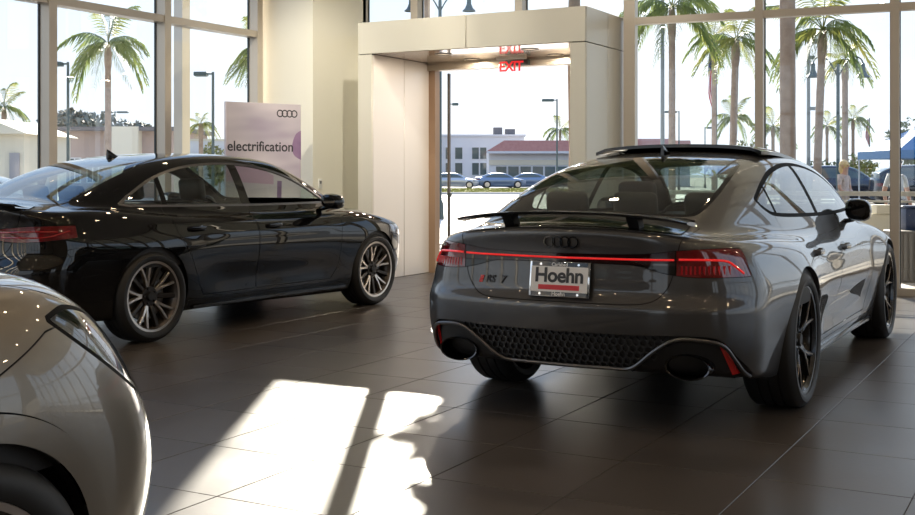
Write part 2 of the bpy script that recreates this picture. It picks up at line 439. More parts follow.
for k, (x, y) in enumerate([(-6.5, 11.5), (-5.4, 11.5), (-6.5, 12.2), (-5.4, 12.2)]):
    t = thing('recessed_light', ('round recessed soffit light by the header over the left portal wall', 'round recessed soffit light by the header over the right portal pillar', 'round recessed soffit light in front of the bronze door jamb', 'round recessed soffit light between the exit sign and the right door jamb')[k], 'ceiling light', (x, y, PH), 0, 'lights in the portal soffit')
    MB().lathe([(0.10, 0.0), (0.10, -0.006), (0.08, -0.008), (0.075, -0.002)], 20).build('trim_ring', M_FRAME_D, t)
    MB().lathe([(0.0001, -0.002), (0.076, -0.002)], 20).build('lens', M_LENS_S, t)
    ld = bpy.data.lights.new('soffit_lamp', 'AREA'); ld.shape = 'DISK'; ld.size = 0.14; ld.energy = 7; ld.color = (1.0, 0.86, 0.70)
    lo = bpy.data.objects.new('lamp', ld); COL.objects.link(lo); lo.parent = t; lo.location = (0, 0, -0.02)
# showroom ceiling lamps (seen in the photograph as warm sparkles mirrored in the paint)
for i in range(6):
    for j in range(7):
        x = -7.4 + i*2.9; y = -7.5 + j*2.95
        downlight('ceiling_downlight', 'warm round downlight set in the showroom ceiling', x, y, CEIL, 0.075, 8, 'showroom ceiling downlights')

# unseen roof slab added to keep sun off the fastback and right-hand floor
ev = MB().box(-3.2, 12.0, 13.2, 20.6, 5.95, 6.2).box(-9.5, -3.2, 17.7, 20.6, 5.95, 6.2).build('trim_sun_blocker', M_PAINT); tag(ev, kind='structure')

# EXIT sign
ex = thing('exit_sign', 'clear hanging exit sign with red letters under the portal soffit', 'exit sign', (-5.97, 12.2, 2.525))
MB().box(-0.19, 0.19, -0.025, 0.025, 0.075, 0.105).build('housing', pbr('sign_housing', (0.55, 0.5, 0.42), 0.4, metal=0.4), ex)
MB().box(-0.17, 0.17, -0.004, 0.004, -0.10, 0.08).build('panel', glass('sign_acrylic', (0.96, 0.97, 0.97), 1.3), ex)
o = link_mesh('lettering', text_mesh('EXIT', 0.165, 0.002, 0.004, space=0.92), pbr('exit_red', (0.75, 0.01, 0.015), 0.4, emit=(0.9, 0.02, 0.03), emit_s=0.35), ex, (0, -0.008, -0.015), (math.radians(90), 0, 0))

# thermostat on the column
ts = thing('wall_switch', 'small white wall control on the cream column', 'wall switch', (-8.16, 11.38, 1.12), 0)
MB().bevbox(0, 0.012, -0.035, 0.035, -0.06, 0.06, 0.004).build('plate', pbr('white_plastic', (0.75, 0.74, 0.70), 0.4), ts)
MB().bevbox(0.010, 0.020, -0.015, 0.015, 0.0, 0.035, 0.003).build('button', pbr('grey_plastic', (0.12, 0.12, 0.12), 0.4), ts)

# steel post of the porch outside the left windows
po = MB().box(-9.97, -9.83, 10.80, 10.94, -0.15, 5.4).build('trim_post', M_FRAME); tag(po, kind='structure')

# unseen spotlights added to brighten the column and the portal
M_SPOT = pbr('added_spot_housing', (0.7, 0.7, 0.68), 0.4)
for k, (pos, aim, pw, lab) in enumerate((
        ((-6.6, 7.2, CEIL), (-8.5, 11.24, 1.6), 330, 'white ceiling spotlight aimed at the front of the cream column'),
        ((-4.6, 8.2, CEIL), (-8.16, 11.9, 1.5), 420, 'white ceiling spotlight aimed at the side of the cream column'),
        ((-6.0, 6.6, CEIL), (-6.6, 11.1, 2.6), 240, 'white ceiling spotlight aimed at the portal header'),
        ((-3.4, 6.8, CEIL), (-4.8, 11.2, 2.4), 240, 'white ceiling spotlight aimed at the right portal pillar'))):
    t = thing('added_spotlight', lab, 'spotlight', pos)
    d_ = (Vector(aim)-Vector((pos[0], pos[1], pos[2]-0.22))).normalized(); q_ = (-d_).to_track_quat('Z', 'Y').to_euler()
    MB().tube([(0, 0, 0), (0, 0, -0.16)], 0.018, 8).build('stem', M_SPOT, t)
    MB().lathe([(0.0001, 0.10), (0.055, 0.09), (0.065, -0.08), (0.058, -0.085), (0.05, 0.0)], 18).build('housing', M_SPOT, t, (0, 0, -0.22), q_)
    ld = bpy.data.lights.new('added_spot_lamp', 'SPOT'); ld.energy = pw; ld.color = (1.0, 0.93, 0.80); ld.spot_size = math.radians(38); ld.spot_blend = 0.7; ld.shadow_soft_size = 0.05
    lo = bpy.data.objects.new('lamp', ld); COL.objects.link(lo); lo.parent = t; lo.location = Vector((0, 0, -0.22)) + d_*0.10; lo.rotation_euler = q_

# ================================================================== CARS
# bodies are level sets of smoothly blended side / top / front / rear surfaces, meshed here and cut into panels
def spline(xs, ys):
    x = np.array(xs, float); y = np.array(ys, float); n = len(x)
    h = np.diff(x); A = np.zeros((n, n)); r = np.zeros(n); A[0, 0] = A[-1, -1] = 1
    for i in range(1, n-1):
        A[i, i-1] = h[i-1]; A[i, i] = 2*(h[i-1]+h[i]); A[i, i+1] = h[i]
        r[i] = 3*((y[i+1]-y[i])/h[i] - (y[i]-y[i-1])/h[i-1])
    c = np.linalg.solve(A, r)
    b = np.diff(y)/h - h*(2*c[:-1]+c[1:])/3; d = np.diff(c)/(3*h)
    sl0 = b[0]; sl1 = b[-1] + 2*c[-2]*h[-1] + 3*d[-1]*h[-1]**2
    def f(q):
        q = np.asarray(q, float)
        qq = np.clip(q, x[0], x[-1]); i = np.clip(np.searchsorted(x, qq) - 1, 0, n-2); t = qq - x[i]
        v = y[i] + t*(b[i] + t*(c[i] + t*d[i]))
        return v + np.where(q < x[0], (q-x[0])*sl0, 0) + np.where(q > x[-1], (q-x[-1])*sl1, 0)
    return f
def smax(a, b, k):
    h = np.maximum(k - np.abs(a-b), 0)/k
    return np.maximum(a, b) + h*h*k*0.25
def smin(a, b, k): return -smax(-a, -b, k)
def gau(x, c, w): return np.exp(-((x-c)/w)**2)

def mesh_levelset(F, x0, x1, y1, z0, z1, h):
    """half-space surface nets (mirrored about y=0) with projection onto F=0 and gradient normals"""
    xs = np.arange(x0, x1+h, h); ys = np.arange(-h/2, y1+h, h); zs = np.arange(z0, z1+h, h)
    X, Y, Zz = np.meshgrid(xs, ys, zs, indexing='ij', sparse=True)
    V = F(X, np.abs(Y), Zz).astype(np.float32)
    S = V < 0
    nx, ny, nz = V.shape
    cnt = np.zeros((nx-1, ny-1, nz-1), np.int8)
    for a in (0, 1):
        for b in (0, 1):
            for c in (0, 1): cnt += S[a:nx-1+a, b:ny-1+b, c:nz-1+c]
    act = (cnt > 0) & (cnt < 8)
    idx = -np.ones(act.shape, np.int64); idx[act] = np.arange(act.sum())
    I = np.argwhere(act)
    acc = np.zeros((len(I), 3)); num = np.zeros(len(I))
    off = [(a, b, c) for a in (0, 1) for b in (0, 1) for c in (0, 1)]
    for p in off:
        for ax in range(3):
            if p[ax] == 1: continue
            q = list(p); q[ax] = 1
            va = V[I[:, 0]+p[0], I[:, 1]+p[1], I[:, 2]+p[2]]; vb = V[I[:, 0]+q[0], I[:, 1]+q[1], I[:, 2]+q[2]]
            m = (va < 0) != (vb < 0)
            t = np.where(m, va/np.where(m, va-vb, 1), 0)
            pt = np.tile(np.array(p, float), (len(I), 1)); pt[:, ax] += t
            acc[m] += pt[m]; num[m] += 1
    P = (I + acc/num[:, None])*h + np.array([x0, -h/2, z0])
    mid = I[:, 1] == 0
    P[mid, 1] = 0
    def grad(P):
        e = h*0.12; G = np.zeros_like(P)
        for ax in range(3):
            d = np.zeros(3); d[ax] = e
            a = P+d; b = P-d
            G[:, ax] = (F(a[:, 0], np.abs(a[:, 1]), a[:, 2]) - F(b[:, 0], np.abs(b[:, 1]), b[:, 2]))/(2*e)
        return G
    for it in range(3):
        f = F(P[:, 0], np.abs(P[:, 1]), P[:, 2]); G = grad(P)
        st = -f/np.maximum((G*G).sum(1), 0.05)
        st = np.clip(st, -h, h)
        P += st[:, None]*G*0.9
        P[mid, 1] = 0
    G = grad(P); G[mid, 1] = 0
    N = G/np.maximum(np.linalg.norm(G, axis=1), 1e-9)[:, None]
    quads = []
    for ax in range(3):
        o1, o2 = [(1, 2), (2, 0), (0, 1)][ax]
        sl = [slice(None)]*3; sl2 = [slice(None)]*3
        sl[ax] = slice(0, -1); sl2[ax] = slice(1, None)
        ch = S[tuple(sl)] != S[tuple(sl2)]
        E = np.argwhere(ch)
        E = E[(E[:, o1] > 0) & (E[:, o2] > 0) & (E[:, o1] < V.shape[o1]-1) & (E[:, o2] < V.shape[o2]-1)]
        if ax == 1: E = E[E[:, 1] >= 1] if len(E) else E
        s = S[E[:, 0], E[:, 1], E[:, 2]]
        def cell(d1, d2):
            C = E.copy(); C[:, o1] -= d1; C[:, o2] -= d2
            return idx[C[:, 0], C[:, 1], C[:, 2]]
        Q = np.stack([cell(1, 1), cell(0, 1), cell(0, 0), cell(1, 0)], 1)
        Q = np.where(s[:, None], Q, Q[:, ::-1])
        quads.append(Q)
    Q = np.concatenate(quads); Q = Q[(Q >= 0).all(1)]
    # mirror
    n = len(P); mir = np.arange(n) + n; mir[mid] = np.arange(n)[mid]
    P2 = P.copy(); P2[:, 1] *= -1; N2 = N.copy(); N2[:, 1] *= -1
    Q2 = mir[Q][:, ::-1]
    P = np.concatenate([P, P2]); N = np.concatenate([N, N2]); Q = np.concatenate([Q, Q2])
    T = np.concatenate([Q[:, [0, 1, 2]], Q[:, [0, 2, 3]]])
    return compact((P, N, T))

def compact(m):
    P, N, T = m
    if len(T) == 0: return (P[:0], N[:0], T)
    u, inv = np.unique(T, return_inverse=True)
    return (P[u], N[u], inv.reshape(T.shape))

def clip(m, d):
    """split triangles along d = 0 -> (inside d<0, outside)"""
    P, N, T = m
    if len(T) == 0: return m, m
    d = np.where(np.abs(d) < 1e-7, 1e-7, d)
    s = d < 0
    k = s[T].sum(1)
    ins = [T[k == 3]]; out = [T[k == 0]]
    X = T[(k == 1) | (k == 2)]
    if len(X):
        kk = s[X].sum(1); odd = np.where(kk[:, None] == 1, s[X], ~s[X])      # the lone corner
        lone = odd.argmax(1); r = np.arange(len(X))
        A = X[r, lone]; B = X[r, (lone+1) % 3]; C = X[r, (lone+2) % 3]
        e = np.concatenate([np.stack([np.minimum(A, B), np.maximum(A, B)], 1), np.stack([np.minimum(A, C), np.maximum(A, C)], 1)])
        ue, inv = np.unique(e, axis=0, return_inverse=True); inv = inv.reshape(-1)
        t = d[ue[:, 0]]/(d[ue[:, 0]] - d[ue[:, 1]])
        NP = P[ue[:, 0]]*(1-t)[:, None] + P[ue[:, 1]]*t[:, None]
        NN = N[ue[:, 0]]*(1-t)[:, None] + N[ue[:, 1]]*t[:, None]
        NN /= np.maximum(np.linalg.norm(NN, axis=1), 1e-9)[:, None]
        b = len(P); P = np.concatenate([P, NP]); N = np.concatenate([N, NN])
        AB = inv[:len(X)] + b; AC = inv[len(X):] + b
        tri = np.stack([A, AB, AC], 1); q1 = np.stack([AB, B, C], 1); q2 = np.stack([AB, C, AC], 1)
        li = kk == 1
        ins += [tri[li], q1[~li], q2[~li]]; out += [tri[~li], q1[li], q2[li]]
    return compact((P, N, np.concatenate(ins))), compact((P, N, np.concatenate(out)))

def to_mesh(m, name, push=0.0, normals=True):
    P, N, T = m
    me = bpy.data.meshes.new(name)
    if push: P = P + N*push
    me.vertices.add(len(P)); me.vertices.foreach_set('co', P.astype(np.float32).ravel())
    me.loops.add(len(T)*3); me.loops.foreach_set('vertex_index', T.astype(np.int32).ravel())
    me.polygons.add(len(T)); me.polygons.foreach_set('loop_start', np.arange(0, len(T)*3, 3, dtype=np.int32))
    me.polygons.foreach_set('use_smooth', np.ones(len(T), bool))
    me.update(calc_edges=True); me.validate()
    if normals and len(me.vertices) == len(N):
        me.normals_split_custom_set_from_vertices(N.astype(np.float32).tolist())
    return me

def smooth_poly(pts, n=8, corner=()):
    """closed Catmull-Rom through pts; indices in corner stay sharp"""
    m = len(pts); out = []
    P = [np.array(p, float) for p in pts]
    for i in range(m):
        p0, p1, p2, p3 = P[i-1], P[i], P[(i+1) % m], P[(i+2) % m]
        t1 = np.zeros(2) if i in corner else 0.5*(p2-p0)
        t2 = np.zeros(2) if (i+1) % m in corner else 0.5*(p3-p1)
        L_ = np.linalg.norm(p2-p1)
        for t in (t1, t2):
            ln = np.linalg.norm(t)
            if ln > L_ and ln > 0: t *= L_/ln
        for k in range(n):
            s = k/n
            out.append((2*s**3-3*s*s+1)*p1 + (s**3-2*s*s+s)*t1 + (-2*s**3+3*s*s)*p2 + (s**3-s*s)*t2)
    return np.array(out)

def sdf_poly(poly, a, b):
    poly = np.asarray(poly, float)
    lo = poly.min(0) - 0.08; hi = poly.max(0) + 0.08
    d = np.full(a.shape, 0.5)
    m = (a > lo[0]) & (a < hi[0]) & (b > lo[1]) & (b < hi[1])
    q = np.stack([a[m], b[m]], 1)
    best = np.full(len(q), 1e9); ins = np.zeros(len(q), bool)
    n = len(poly)
    for i in range(n):
        p0 = poly[i]; p1 = poly[(i+1) % n]; e = p1-p0; w = q-p0
        t = np.clip((w@e)/max(e@e, 1e-12), 0, 1)
        best = np.minimum(best, ((w - t[:, None]*e)**2).sum(1))
        if p0[1] != p1[1]:
            c = (p0[1] > q[:, 1]) != (p1[1] > q[:, 1])
            ins ^= c & (q[:, 0] < (p1[0]-p0[0])*(q[:, 1]-p0[1])/(p1[1]-p0[1]) + p0[0])
    r = np.sqrt(best); d[m] = np.where(ins, -r, r)
    return d

class Car:
    def __init__(s, name, label, cat, loc, rz, F, dims, h, group=None):
        s.F = F; s.h = h; s.dims = dims
        s.root = thing(name, label, cat, loc, rz, group)
        s.rest = mesh_levelset(F, *dims, h)
        s.gaps = []
        s.surf = {}
    # surface look-ups by bisection
    def _bis(s, f, lo, hi, n=40):
        lo = np.asarray(lo, float)*1.0; hi = np.asarray(hi, float)*1.0
        for _ in range(n):
            m = (lo+hi)/2; o = f(m) > 0
            hi = np.where(o, m, hi); lo = np.where(o, lo, m)
        return (lo+hi)/2
    def sy(s, x, z, y0=0.2):
        x = np.asarray(x, float); z = np.asarray(z, float)
        return s._bis(lambda y: s.F(x, y, z), np.full(x.shape, y0), np.full(x.shape, 1.3))
    def sz(s, x, y, z0=0.6):
        x = np.asarray(x, float); y = np.abs(np.asarray(y, float))
        return s._bis(lambda z: s.F(x, y, z), np.full(x.shape, z0), np.full(x.shape, 2.2))
    def sxr(s, y, z, x0=0.0):
        y = np.abs(np.asarray(y, float)); z = np.asarray(z, float)
        return -s._bis(lambda x: s.F(-x, y, z), np.full(y.shape, -x0), np.full(y.shape, 1.8))
    def sxf(s, y, z, x0=2.5):
        y = np.abs(np.asarray(y, float)); z = np.asarray(z, float)
        return s._bis(lambda x: s.F(x, y, z), np.full(y.shape, x0), np.full(y.shape, 5.0))
    def cut(s, d): 
        i, s.rest = clip(s.rest, d); return i
    def d_side(s, poly, m=None, ymin=0.3):
        P = (m or s.rest)[0]; return np.maximum(sdf_poly(poly, P[:, 0], P[:, 2]), ymin-np.abs(P[:, 1]))
    def d_top(s, poly, m=None, zmin=0.6):
        P = (m or s.rest)[0]; return np.maximum(sdf_poly(poly, P[:, 0], np.abs(P[:, 1])), zmin-P[:, 2])
    def d_end(s, poly, xlim, rear=True, m=None):
        P = (m or s.rest)[0]
        return np.maximum(sdf_poly(poly, np.abs(P[:, 1]), P[:, 2]), (P[:, 0]-xlim) if rear else (xlim-P[:, 0]))
    def put(s, m, name, mat, split=False, push=0.0, label=None, parent=None):
        res = []
        if split:
            for sg in (1, -1):
                a, _ = clip(m, -sg*m[0][:, 1])
                if len(a[2]): res.append(link_mesh(name, to_mesh(a, name, push), mat, parent or s.root))
        elif len(m[2]):
            res.append(link_mesh(name, to_mesh(m, name, push), mat, parent or s.root))
        for r in res:
            if label: r['label'] = label
        return res
    def panel(s, dfun, name, mat, gap=0.0045, split=False, push=0.0, label=None):
        """cut a panel with a recessed dark gap around it"""
        m = s.cut(dfun(s.rest))
        if gap:
            m, band = clip(m, dfun(m)+gap)
            s.gaps.append(band)
        return s.put(m, name, mat, split, push, label)
    def glass(s, dfun, name, mat, trim_mat, inner=0.016, trim_name='window_trim', split=False, gap=0.004, drop=False):
        m = s.cut(dfun(s.rest))
        g, band = clip(m, dfun(m)+inner)
        s.put(band, trim_name, trim_mat, split)
        if not drop: return s.put(g, name, mat, split)
        return []
    def finish(s, body_mat, gap_mat, name='body'):
        s.put(s.rest, name, body_mat)
        for i, gm in enumerate(s.gaps):
            pass
        P, N, T = [], [], []; b = 0
        for (p, n, t) in s.gaps:
            if len(t): P.append(p); N.append(n); T.append(t+b); b += len(p)
        if P: s.put((np.concatenate(P), np.concatenate(N), np.concatenate(T)), 'panel_gap', gap_mat, push=-0.006)[0]['kind'] = 'stuff'

def wheel_well(car, xc, zc, r, mat, lip_mat, depth=0.32, lip=0.035, z_min=0.16):
    for sg in (1, -1):
        th = np.linspace(math.radians(-22), math.radians(202), 57)
        x = xc + r*np.cos(th); z = zc + r*np.sin(th)
        ok = z > z_min
        x, z = x[ok], z[ok]
        y = car.sy(x, z)
        n = len(x)
        lm = MB(); lm.add([(x[i], sg*y[i], z[i]) for i in range(n)] + [(x[i], sg*(y[i]-lip), z[i]) for i in range(n)],
               [(i, i+1, n+i+1, n+i) for i in range(n-1)], True)
        lm.build('arch_lip', lip_mat, car.root)
        wm = MB()
        r2 = r + 0.012
        x2 = xc + r2*np.cos(th[ok]); z2 = zc + r2*np.sin(th[ok])
        yi = y.min() - depth
        wm.add([(x2[i], sg*(y[i]-lip), z2[i]) for i in range(n)] + [(x2[i], sg*yi, z2[i]) for i in range(n)] + [(xc, sg*yi, zc)],
               [(i, i+1, n+i+1, n+i) for i in range(n-1)] + [(n+i, n+i+1, 2*n) for i in range(n-1)], True)
        wm.build('wheel_well', mat, car.root)

def spoke_mesh(path, widths, y0s, thick):
    """a tapered blade in the wheel plane: path of (radius, angle), widths, face depth y0, thickness"""
    vs = []; n = len(path)
    pts = [Vector((r*math.cos(a), 0, r*math.sin(a))) for r, a in path]
    for i, p in enumerate(pts):
        t = (pts[min(i+1, n-1)] - pts[max(i-1, 0)]).normalized(); u = Vector((-t.z, 0, t.x)); w = widths[i]/2
        for (uu, yy) in ((-w, thick), (-w*0.82, 0.004), (-w*0.6, 0), (w*0.6, 0), (w*0.82, 0.004), (w, thick)):
            q = p + u*uu; vs.append((q.x, y0s[i] - yy, q.z))
    fs = []
    for i in range(n-1):
        for k in range(5): fs.append((i*6+k, i*6+k+1, (i+1)*6+k+1, (i+1)*6+k))
        fs.append((i*6+5, i*6, (i+1)*6, (i+1)*6+5))
    fs.append(tuple(range(6))); fs.append(tuple((n-1)*6+k for k in range(6))[::-1])
    return vs, fs

def build_wheel(R, width, rim_r, style, mats, caliper=None):
    """wheel with axis along y, outer face at +y; returns a parentless mesh object tree (rim > tire, spoke...)"""
    hw = width/2
    rim = MB().lathe([(rim_r-0.012, hw-0.012), (rim_r+0.004, hw-0.010), (rim_r+0.006, hw-0.016), (rim_r-0.006, hw-0.03), (rim_r-0.022, hw-0.05),
                      (rim_r-0.035, hw-0.10), (rim_r-0.04, -hw+0.05), (rim_r, -hw+0.012)], 56, 'y')
    lip_ = MB().lathe([(rim_r-0.014, hw-0.0115), (rim_r+0.003, hw-0.0085), (rim_r+0.006, hw-0.012)], 56, 'y')
    rim.lathe([(rim_r-0.012, hw-0.012), (rim_r-0.018, hw-0.020), (rim_r-0.026, hw-0.032)], 56, 'y')
    root = rim.build('wheel', mats['rim'])
    lip_.build('rim_lip', mats['edge'] if style != 'y5' else mats['spoke'], root)
    t = MB()
    sw = R - rim_r
    prof = [(rim_r+0.002, hw-0.02), (rim_r+0.006, hw-0.004), (rim_r+sw*0.25, hw+0.004), (rim_r+sw*0.55, hw+0.004), (R-0.028, hw-0.004), (R-0.012, hw-0.012), (R-0.004, hw-0.026)]
    nb = 4; yw = hw-0.03
    for k in range(nb):            # tread ribs with grooves
        y0 = yw - 2*yw*k/nb; y1 = yw - 2*yw*(k+1)/nb
        prof += [(R, y0-0.004), (R, y1+0.007), (R-0.007, y1+0.005), (R-0.007, y1-0.001)] if k < nb-1 else [(R, y0-0.004), (R, y1)]
    prof += [(R-0.012, -hw+0.012), (R-0.03, -hw+0.004), (rim_r+sw*0.5, -hw-0.004), (rim_r+0.004, -hw+0.012)]
    t.lathe(prof, 64, 'y'); t.build('tire', mats['tire'], root)
    MB().lathe([(0.06, hw-0.10), (rim_r*0.70, hw-0.10), (rim_r*0.70, hw-0.125), (0.06, hw-0.125)], 40, 'y', closed=True).build('brake_disc', mats['disc'], root)
    MB().lathe([(rim_r*0.34, hw-0.085), (rim_r*0.36, hw-0.10)], 32, 'y').build('brake_hat', mats['dark'], root)
    if caliper:
        cb = MB()
        cb.lathe([(rim_r*0.55, hw-0.07), (rim_r*0.84, hw-0.07), (rim_r*0.86, hw-0.085), (rim_r*0.86, hw-0.14), (rim_r*0.55, hw-0.14)], 14, 'y', a0=caliper[1], a1=caliper[1]+1.1, closed=True)
        cb.build('brake_caliper', caliper[0], root)
    yo = hw - 0.018
    if style == 'y5':            # five slim spokes, each forking to the rim
        for k in range(5):
            a = math.pi/2 + k*2*math.pi/5
            mb = MB()
            mb.add(*spoke_mesh([(0.045, a), (rim_r*0.30, a), (rim_r*0.47, a)], [0.052, 0.044, 0.046], [yo-0.035, yo-0.022, yo-0.016], 0.03), smooth=False)
            for s_ in (-1, 1):
                mb.add(*spoke_mesh([(rim_r*0.42, a+s_*0.03), (rim_r*0.62, a+s_*0.13), (rim_r*0.97, a+s_*0.27)], [0.030, 0.028, 0.030], [yo-0.018, yo-0.012, yo-0.006], 0.03))
            mb.build('spoke', mats['spoke'], root)
            mb = MB()
            for s_ in (-1, 1):
                mb.add(*spoke_mesh([(rim_r*0.46, a+s_*0.035), (rim_r*0.62, a+s_*0.13), (rim_r*0.955, a+s_*0.262)], [0.010, 0.009, 0.010], [yo-0.0165, yo-0.0105, yo-0.0045], 0.006))
            mb.build('spoke_edge', mats['edge'], root)
    else:                         # five V pairs with a single blade between
        for k in range(5):
            a = math.pi/2 + k*2*math.pi/5
            mb = MB()
            for s_ in (-1, 1):
                mb.add(*spoke_mesh([(0.05, a+s_*0.25), (rim_r*0.30, a+s_*0.05), (rim_r*0.60, a+s_*0.13), (rim_r*0.965, a+s_*0.20)], [0.036, 0.030, 0.024, 0.024], [yo-0.05, yo-0.034, yo-0.018, yo-0.006], 0.028))
            mb.build('spoke', mats['edge'], root)
            b = a + math.pi/5
            mb = MB(); mb.add(*spoke_mesh([(0.05, b), (rim_r*0.35, b), (rim_r*0.965, b)], [0.04, 0.036, 0.042], [yo-0.054, yo-0.034, yo-0.010], 0.03)); mb.build('spoke', mats['spoke'], root)
    MB().lathe([(0.0001, yo-0.016), (0.030, yo-0.016), (0.034, yo-0.022), (0.034, yo-0.05)], 24, 'y').build('hub_cap', mats['dark'], root)
    MB().lathe([(0.0001, yo-0.036), (0.072, yo-0.036), (0.085, yo-0.055), (0.085, yo-0.10)], 32, 'y').build('hub', mats['spoke'], root)
    for k in range(5):
        a = k*2*math.pi/5 + 0.3
        MB().lathe([(0.0001, yo-0.026), (0.009, yo-0.026), (0.009, yo-0.05)], 8, 'y', (0.056*math.cos(a), 0, 0.056*math.sin(a))).build('lug_bolt', mats['dark'], root)
    return root

def fit_wheels(car, proto, track_out, hw, xs, R, steer=0.0):
    """four copies of a wheel under a car: outer faces at +-track_out"""
    first = True
    for x in xs:
        for sg in (1, -1):
            w = proto if first else copy_tree(proto)
            first = False
            w.parent = car
            st = steer if x > 1 else 0.0
            w.location = (x, sg*(track_out-hw), R); w.rotation_euler = (0, 0.37*x + sg, (0 if sg > 0 else math.pi) + st)

def seat(parent, x, y, z, mat, w=0.50, back_h=0.62, head=True, tilt=0.28):
    s_ = MB().bevbox(-0.25, 0.27, -w/2, w/2, -0.09, 0.07, 0.05, 3).build('seat', mat, parent, (x, y, z))
    b_ = MB().bevbox(-0.07, 0.07, -w/2, w/2, 0, back_h, 0.05, 3).build('backrest', mat, s_, (-0.24, 0, 0.0), (0, -tilt, 0))
    if head: MB().bevbox(-0.045, 0.045, -0.13, 0.13, 0, 0.19, 0.04, 3).build('headrest', mat, s_, (-0.24-math.sin(tilt)*(back_h+0.03), 0, (back_h+0.03)*math.cos(tilt)), (0, -tilt*0.6, 0))
    return s_

def rings(parent, name, mat, loc, rot, d=0.1, t=0.008, depth=0.006):
    mb = MB()
    for k in range(4):
        cx = (k-1.5)*d*0.73
        mb.lathe([(d/2-t, 0), (d/2-t, depth), (d/2, depth), (d/2, 0)], 28, 'z', (cx, 0, 0), closed=True)
    return mb.build(name, mat, parent, loc, rot)

# ---------------------------------------------------------------- shared car materials
def flake_paint(name, col, metal, rough, fleck=0.0, coat=1.0):
    m = pbr(name, col, rough, metal, coat, 0.015)
    return m
M_GREY_PAINT = flake_paint('daytona_grey_paint', (0.036, 0.036, 0.038), 0.15, 0.42)
M_BLACK_PAINT = pbr('gloss_black_paint', (0.004, 0.004, 0.0045), 0.3, 0.0, 1.0, 0.01, spec=0.0)
M_BEIGE_PAINT = flake_paint('warm_silver_paint', (0.20, 0.178, 0.145), 0.5, 0.36)
M_GLOSSBLK = pbr('gloss_black_trim', (0.004, 0.004, 0.004), 0.06)
M_WINTRIM = pbr('satin_black_trim', (0.004, 0.004, 0.004), 0.6, spec=0.04)
M_MATTBLK = pbr('matt_black_plastic', (0.012, 0.012, 0.013), 0.5)
M_GAP = pbr('panel_gap_shadow', (0.004, 0.004, 0.004), 0.9)
M_RUBBER = pbr('tyre_rubber', (0.014, 0.014, 0.014), 0.55)
M_DISC = pbr('brake_disc_steel', (0.28, 0.27, 0.26), 0.35, metal=0.9)
M_INT = pbr('car_interior_black', (0.018, 0.017, 0.017), 0.6)
M_LEATHER = pbr('black_leather', (0.022, 0.021, 0.021), 0.45)
M_CHROME = pbr('polished_metal', (0.72, 0.72, 0.72), 0.08, metal=1.0)
M_SATIN = pbr('satin_grey_metal', (0.30, 0.30, 0.31), 0.32, metal=0.9)
M_RED_LENS = pbr('red_tail_lens', (0.16, 0.003, 0.006), 0.06, coat=1.0, noise=(14, (0.09, 0.002, 0.004)))
M_RED_BRIGHT = pbr('bright_red_lens', (0.85, 0.015, 0.02), 0.25, coat=1.0, emit=(1.0, 0.03, 0.03), emit_s=0.25)
M_RED_MID = pbr('tail_red_lens', (0.42, 0.008, 0.012), 0.2, coat=1.0)
M_RED_REFL = pbr('red_reflector', (0.70, 0.012, 0.016), 0.2, coat=1.0)
M_DARK_LENS = pbr('smoked_lens', (0.02, 0.004, 0.005), 0.06, coat=1.0)
M_CARGLASS = glass('car_glass', (0.62, 0.70, 0.66), 1.5)
M_CARGLASS_D = glass('tinted_car_glass', (0.30, 0.33, 0.31), 1.5)
M_CARGLASS_S = glass('side_car_glass', (0.48, 0.53, 0.50), 1.5)
M_HEADGLASS = glass('headlight_glass', (0.9, 0.93, 0.95), 1.5)

def sstep(x, a, b):
    t = np.clip((x-a)/(b-a), 0, 1); return t*t*(3-2*t)

def body_field(p):
    """level-set function of a car body from its profile curves (half space y >= 0)"""
    WB = p['wb']
    def F(x, y, z):
        y2 = y*y
        mid = sstep(x, 0.42, 0.85)*(1-sstep(x, WB-0.80, WB-0.42))
        fl = p['flare']*(gau(x, 0, p['fw'])*gau(z, p['fz'], 0.24) + p.get('ff', 1.0)*gau(x, WB, p['fw'])*gau(z, p['fz'], 0.24))
        wid = p['W'](x) - p['A'](z) + fl - mid*p['scoop']*gau(z, p['scz'], 0.12) + mid*p.get('crease', 0.0)*gau(z, p.get('crz', 0.7), 0.035)
        wid = wid + p.get('rf', 0.0)*gau(x, -1.05, 0.40)*gau(z, 0.42, 0.17)
        fs = (y - wid)*0.97
        ft = (z - (p['zd'](x) - p['crown']*y2 - p.get('crown4', 0.0)*y2*y2))*0.95
        fr = (p['xr'](z) + p['pr'][0]*y2 + p['pr'][1]*y2*y2) - x
        ff = x - (p['xf'](z) - p['pf'][0]*y2 - p['pf'][1]*y2*y2)
        fb = p['zb'](x) - z
        b = smax(fs, fr*0.96, p['kr']); b = smax(b, ff*0.96, p['kf'])
        b = smax(b, ft, p['kt']); b = smax(b, fb, 0.05)
        zr = p['zr'](x + p.get('bow', 0.12)*y2*np.sign(p['xmid']-x)*-1.0*0.0)
        gs = (y - (p['G'](x) - p['t1']*(z-p['zg']) - p['t2']*(z-p['zg'])*np.abs(z-p['zg'])))*0.88
        gt = (z - (zr - p['rc']*y2 - p['rc4']*y2*y2))*p['zn'](x)
        g = smax(gs, gt, p['kg']); g = smax(g, 0.75 - z, 0.03)
        g = smax(g, smax(fr, ff, 0.02) + 0.05, 0.03)
        return smin(b, g, p['kb'])
    return F

def slope_norm(xs, zs):
    """1/sqrt(1+z'^2) along a profile so that fillets keep their size on sloping glass"""
    f = spline(xs, zs); q = np.linspace(xs[0], xs[-1], 60)
    s = np.gradient(f(q), q); s = np.convolve(np.pad(s, 4, 'edge'), np.ones(9)/9, 'valid')
    v = 1/np.sqrt(1+s*s)
    return lambda x: np.interp(x, q, v)

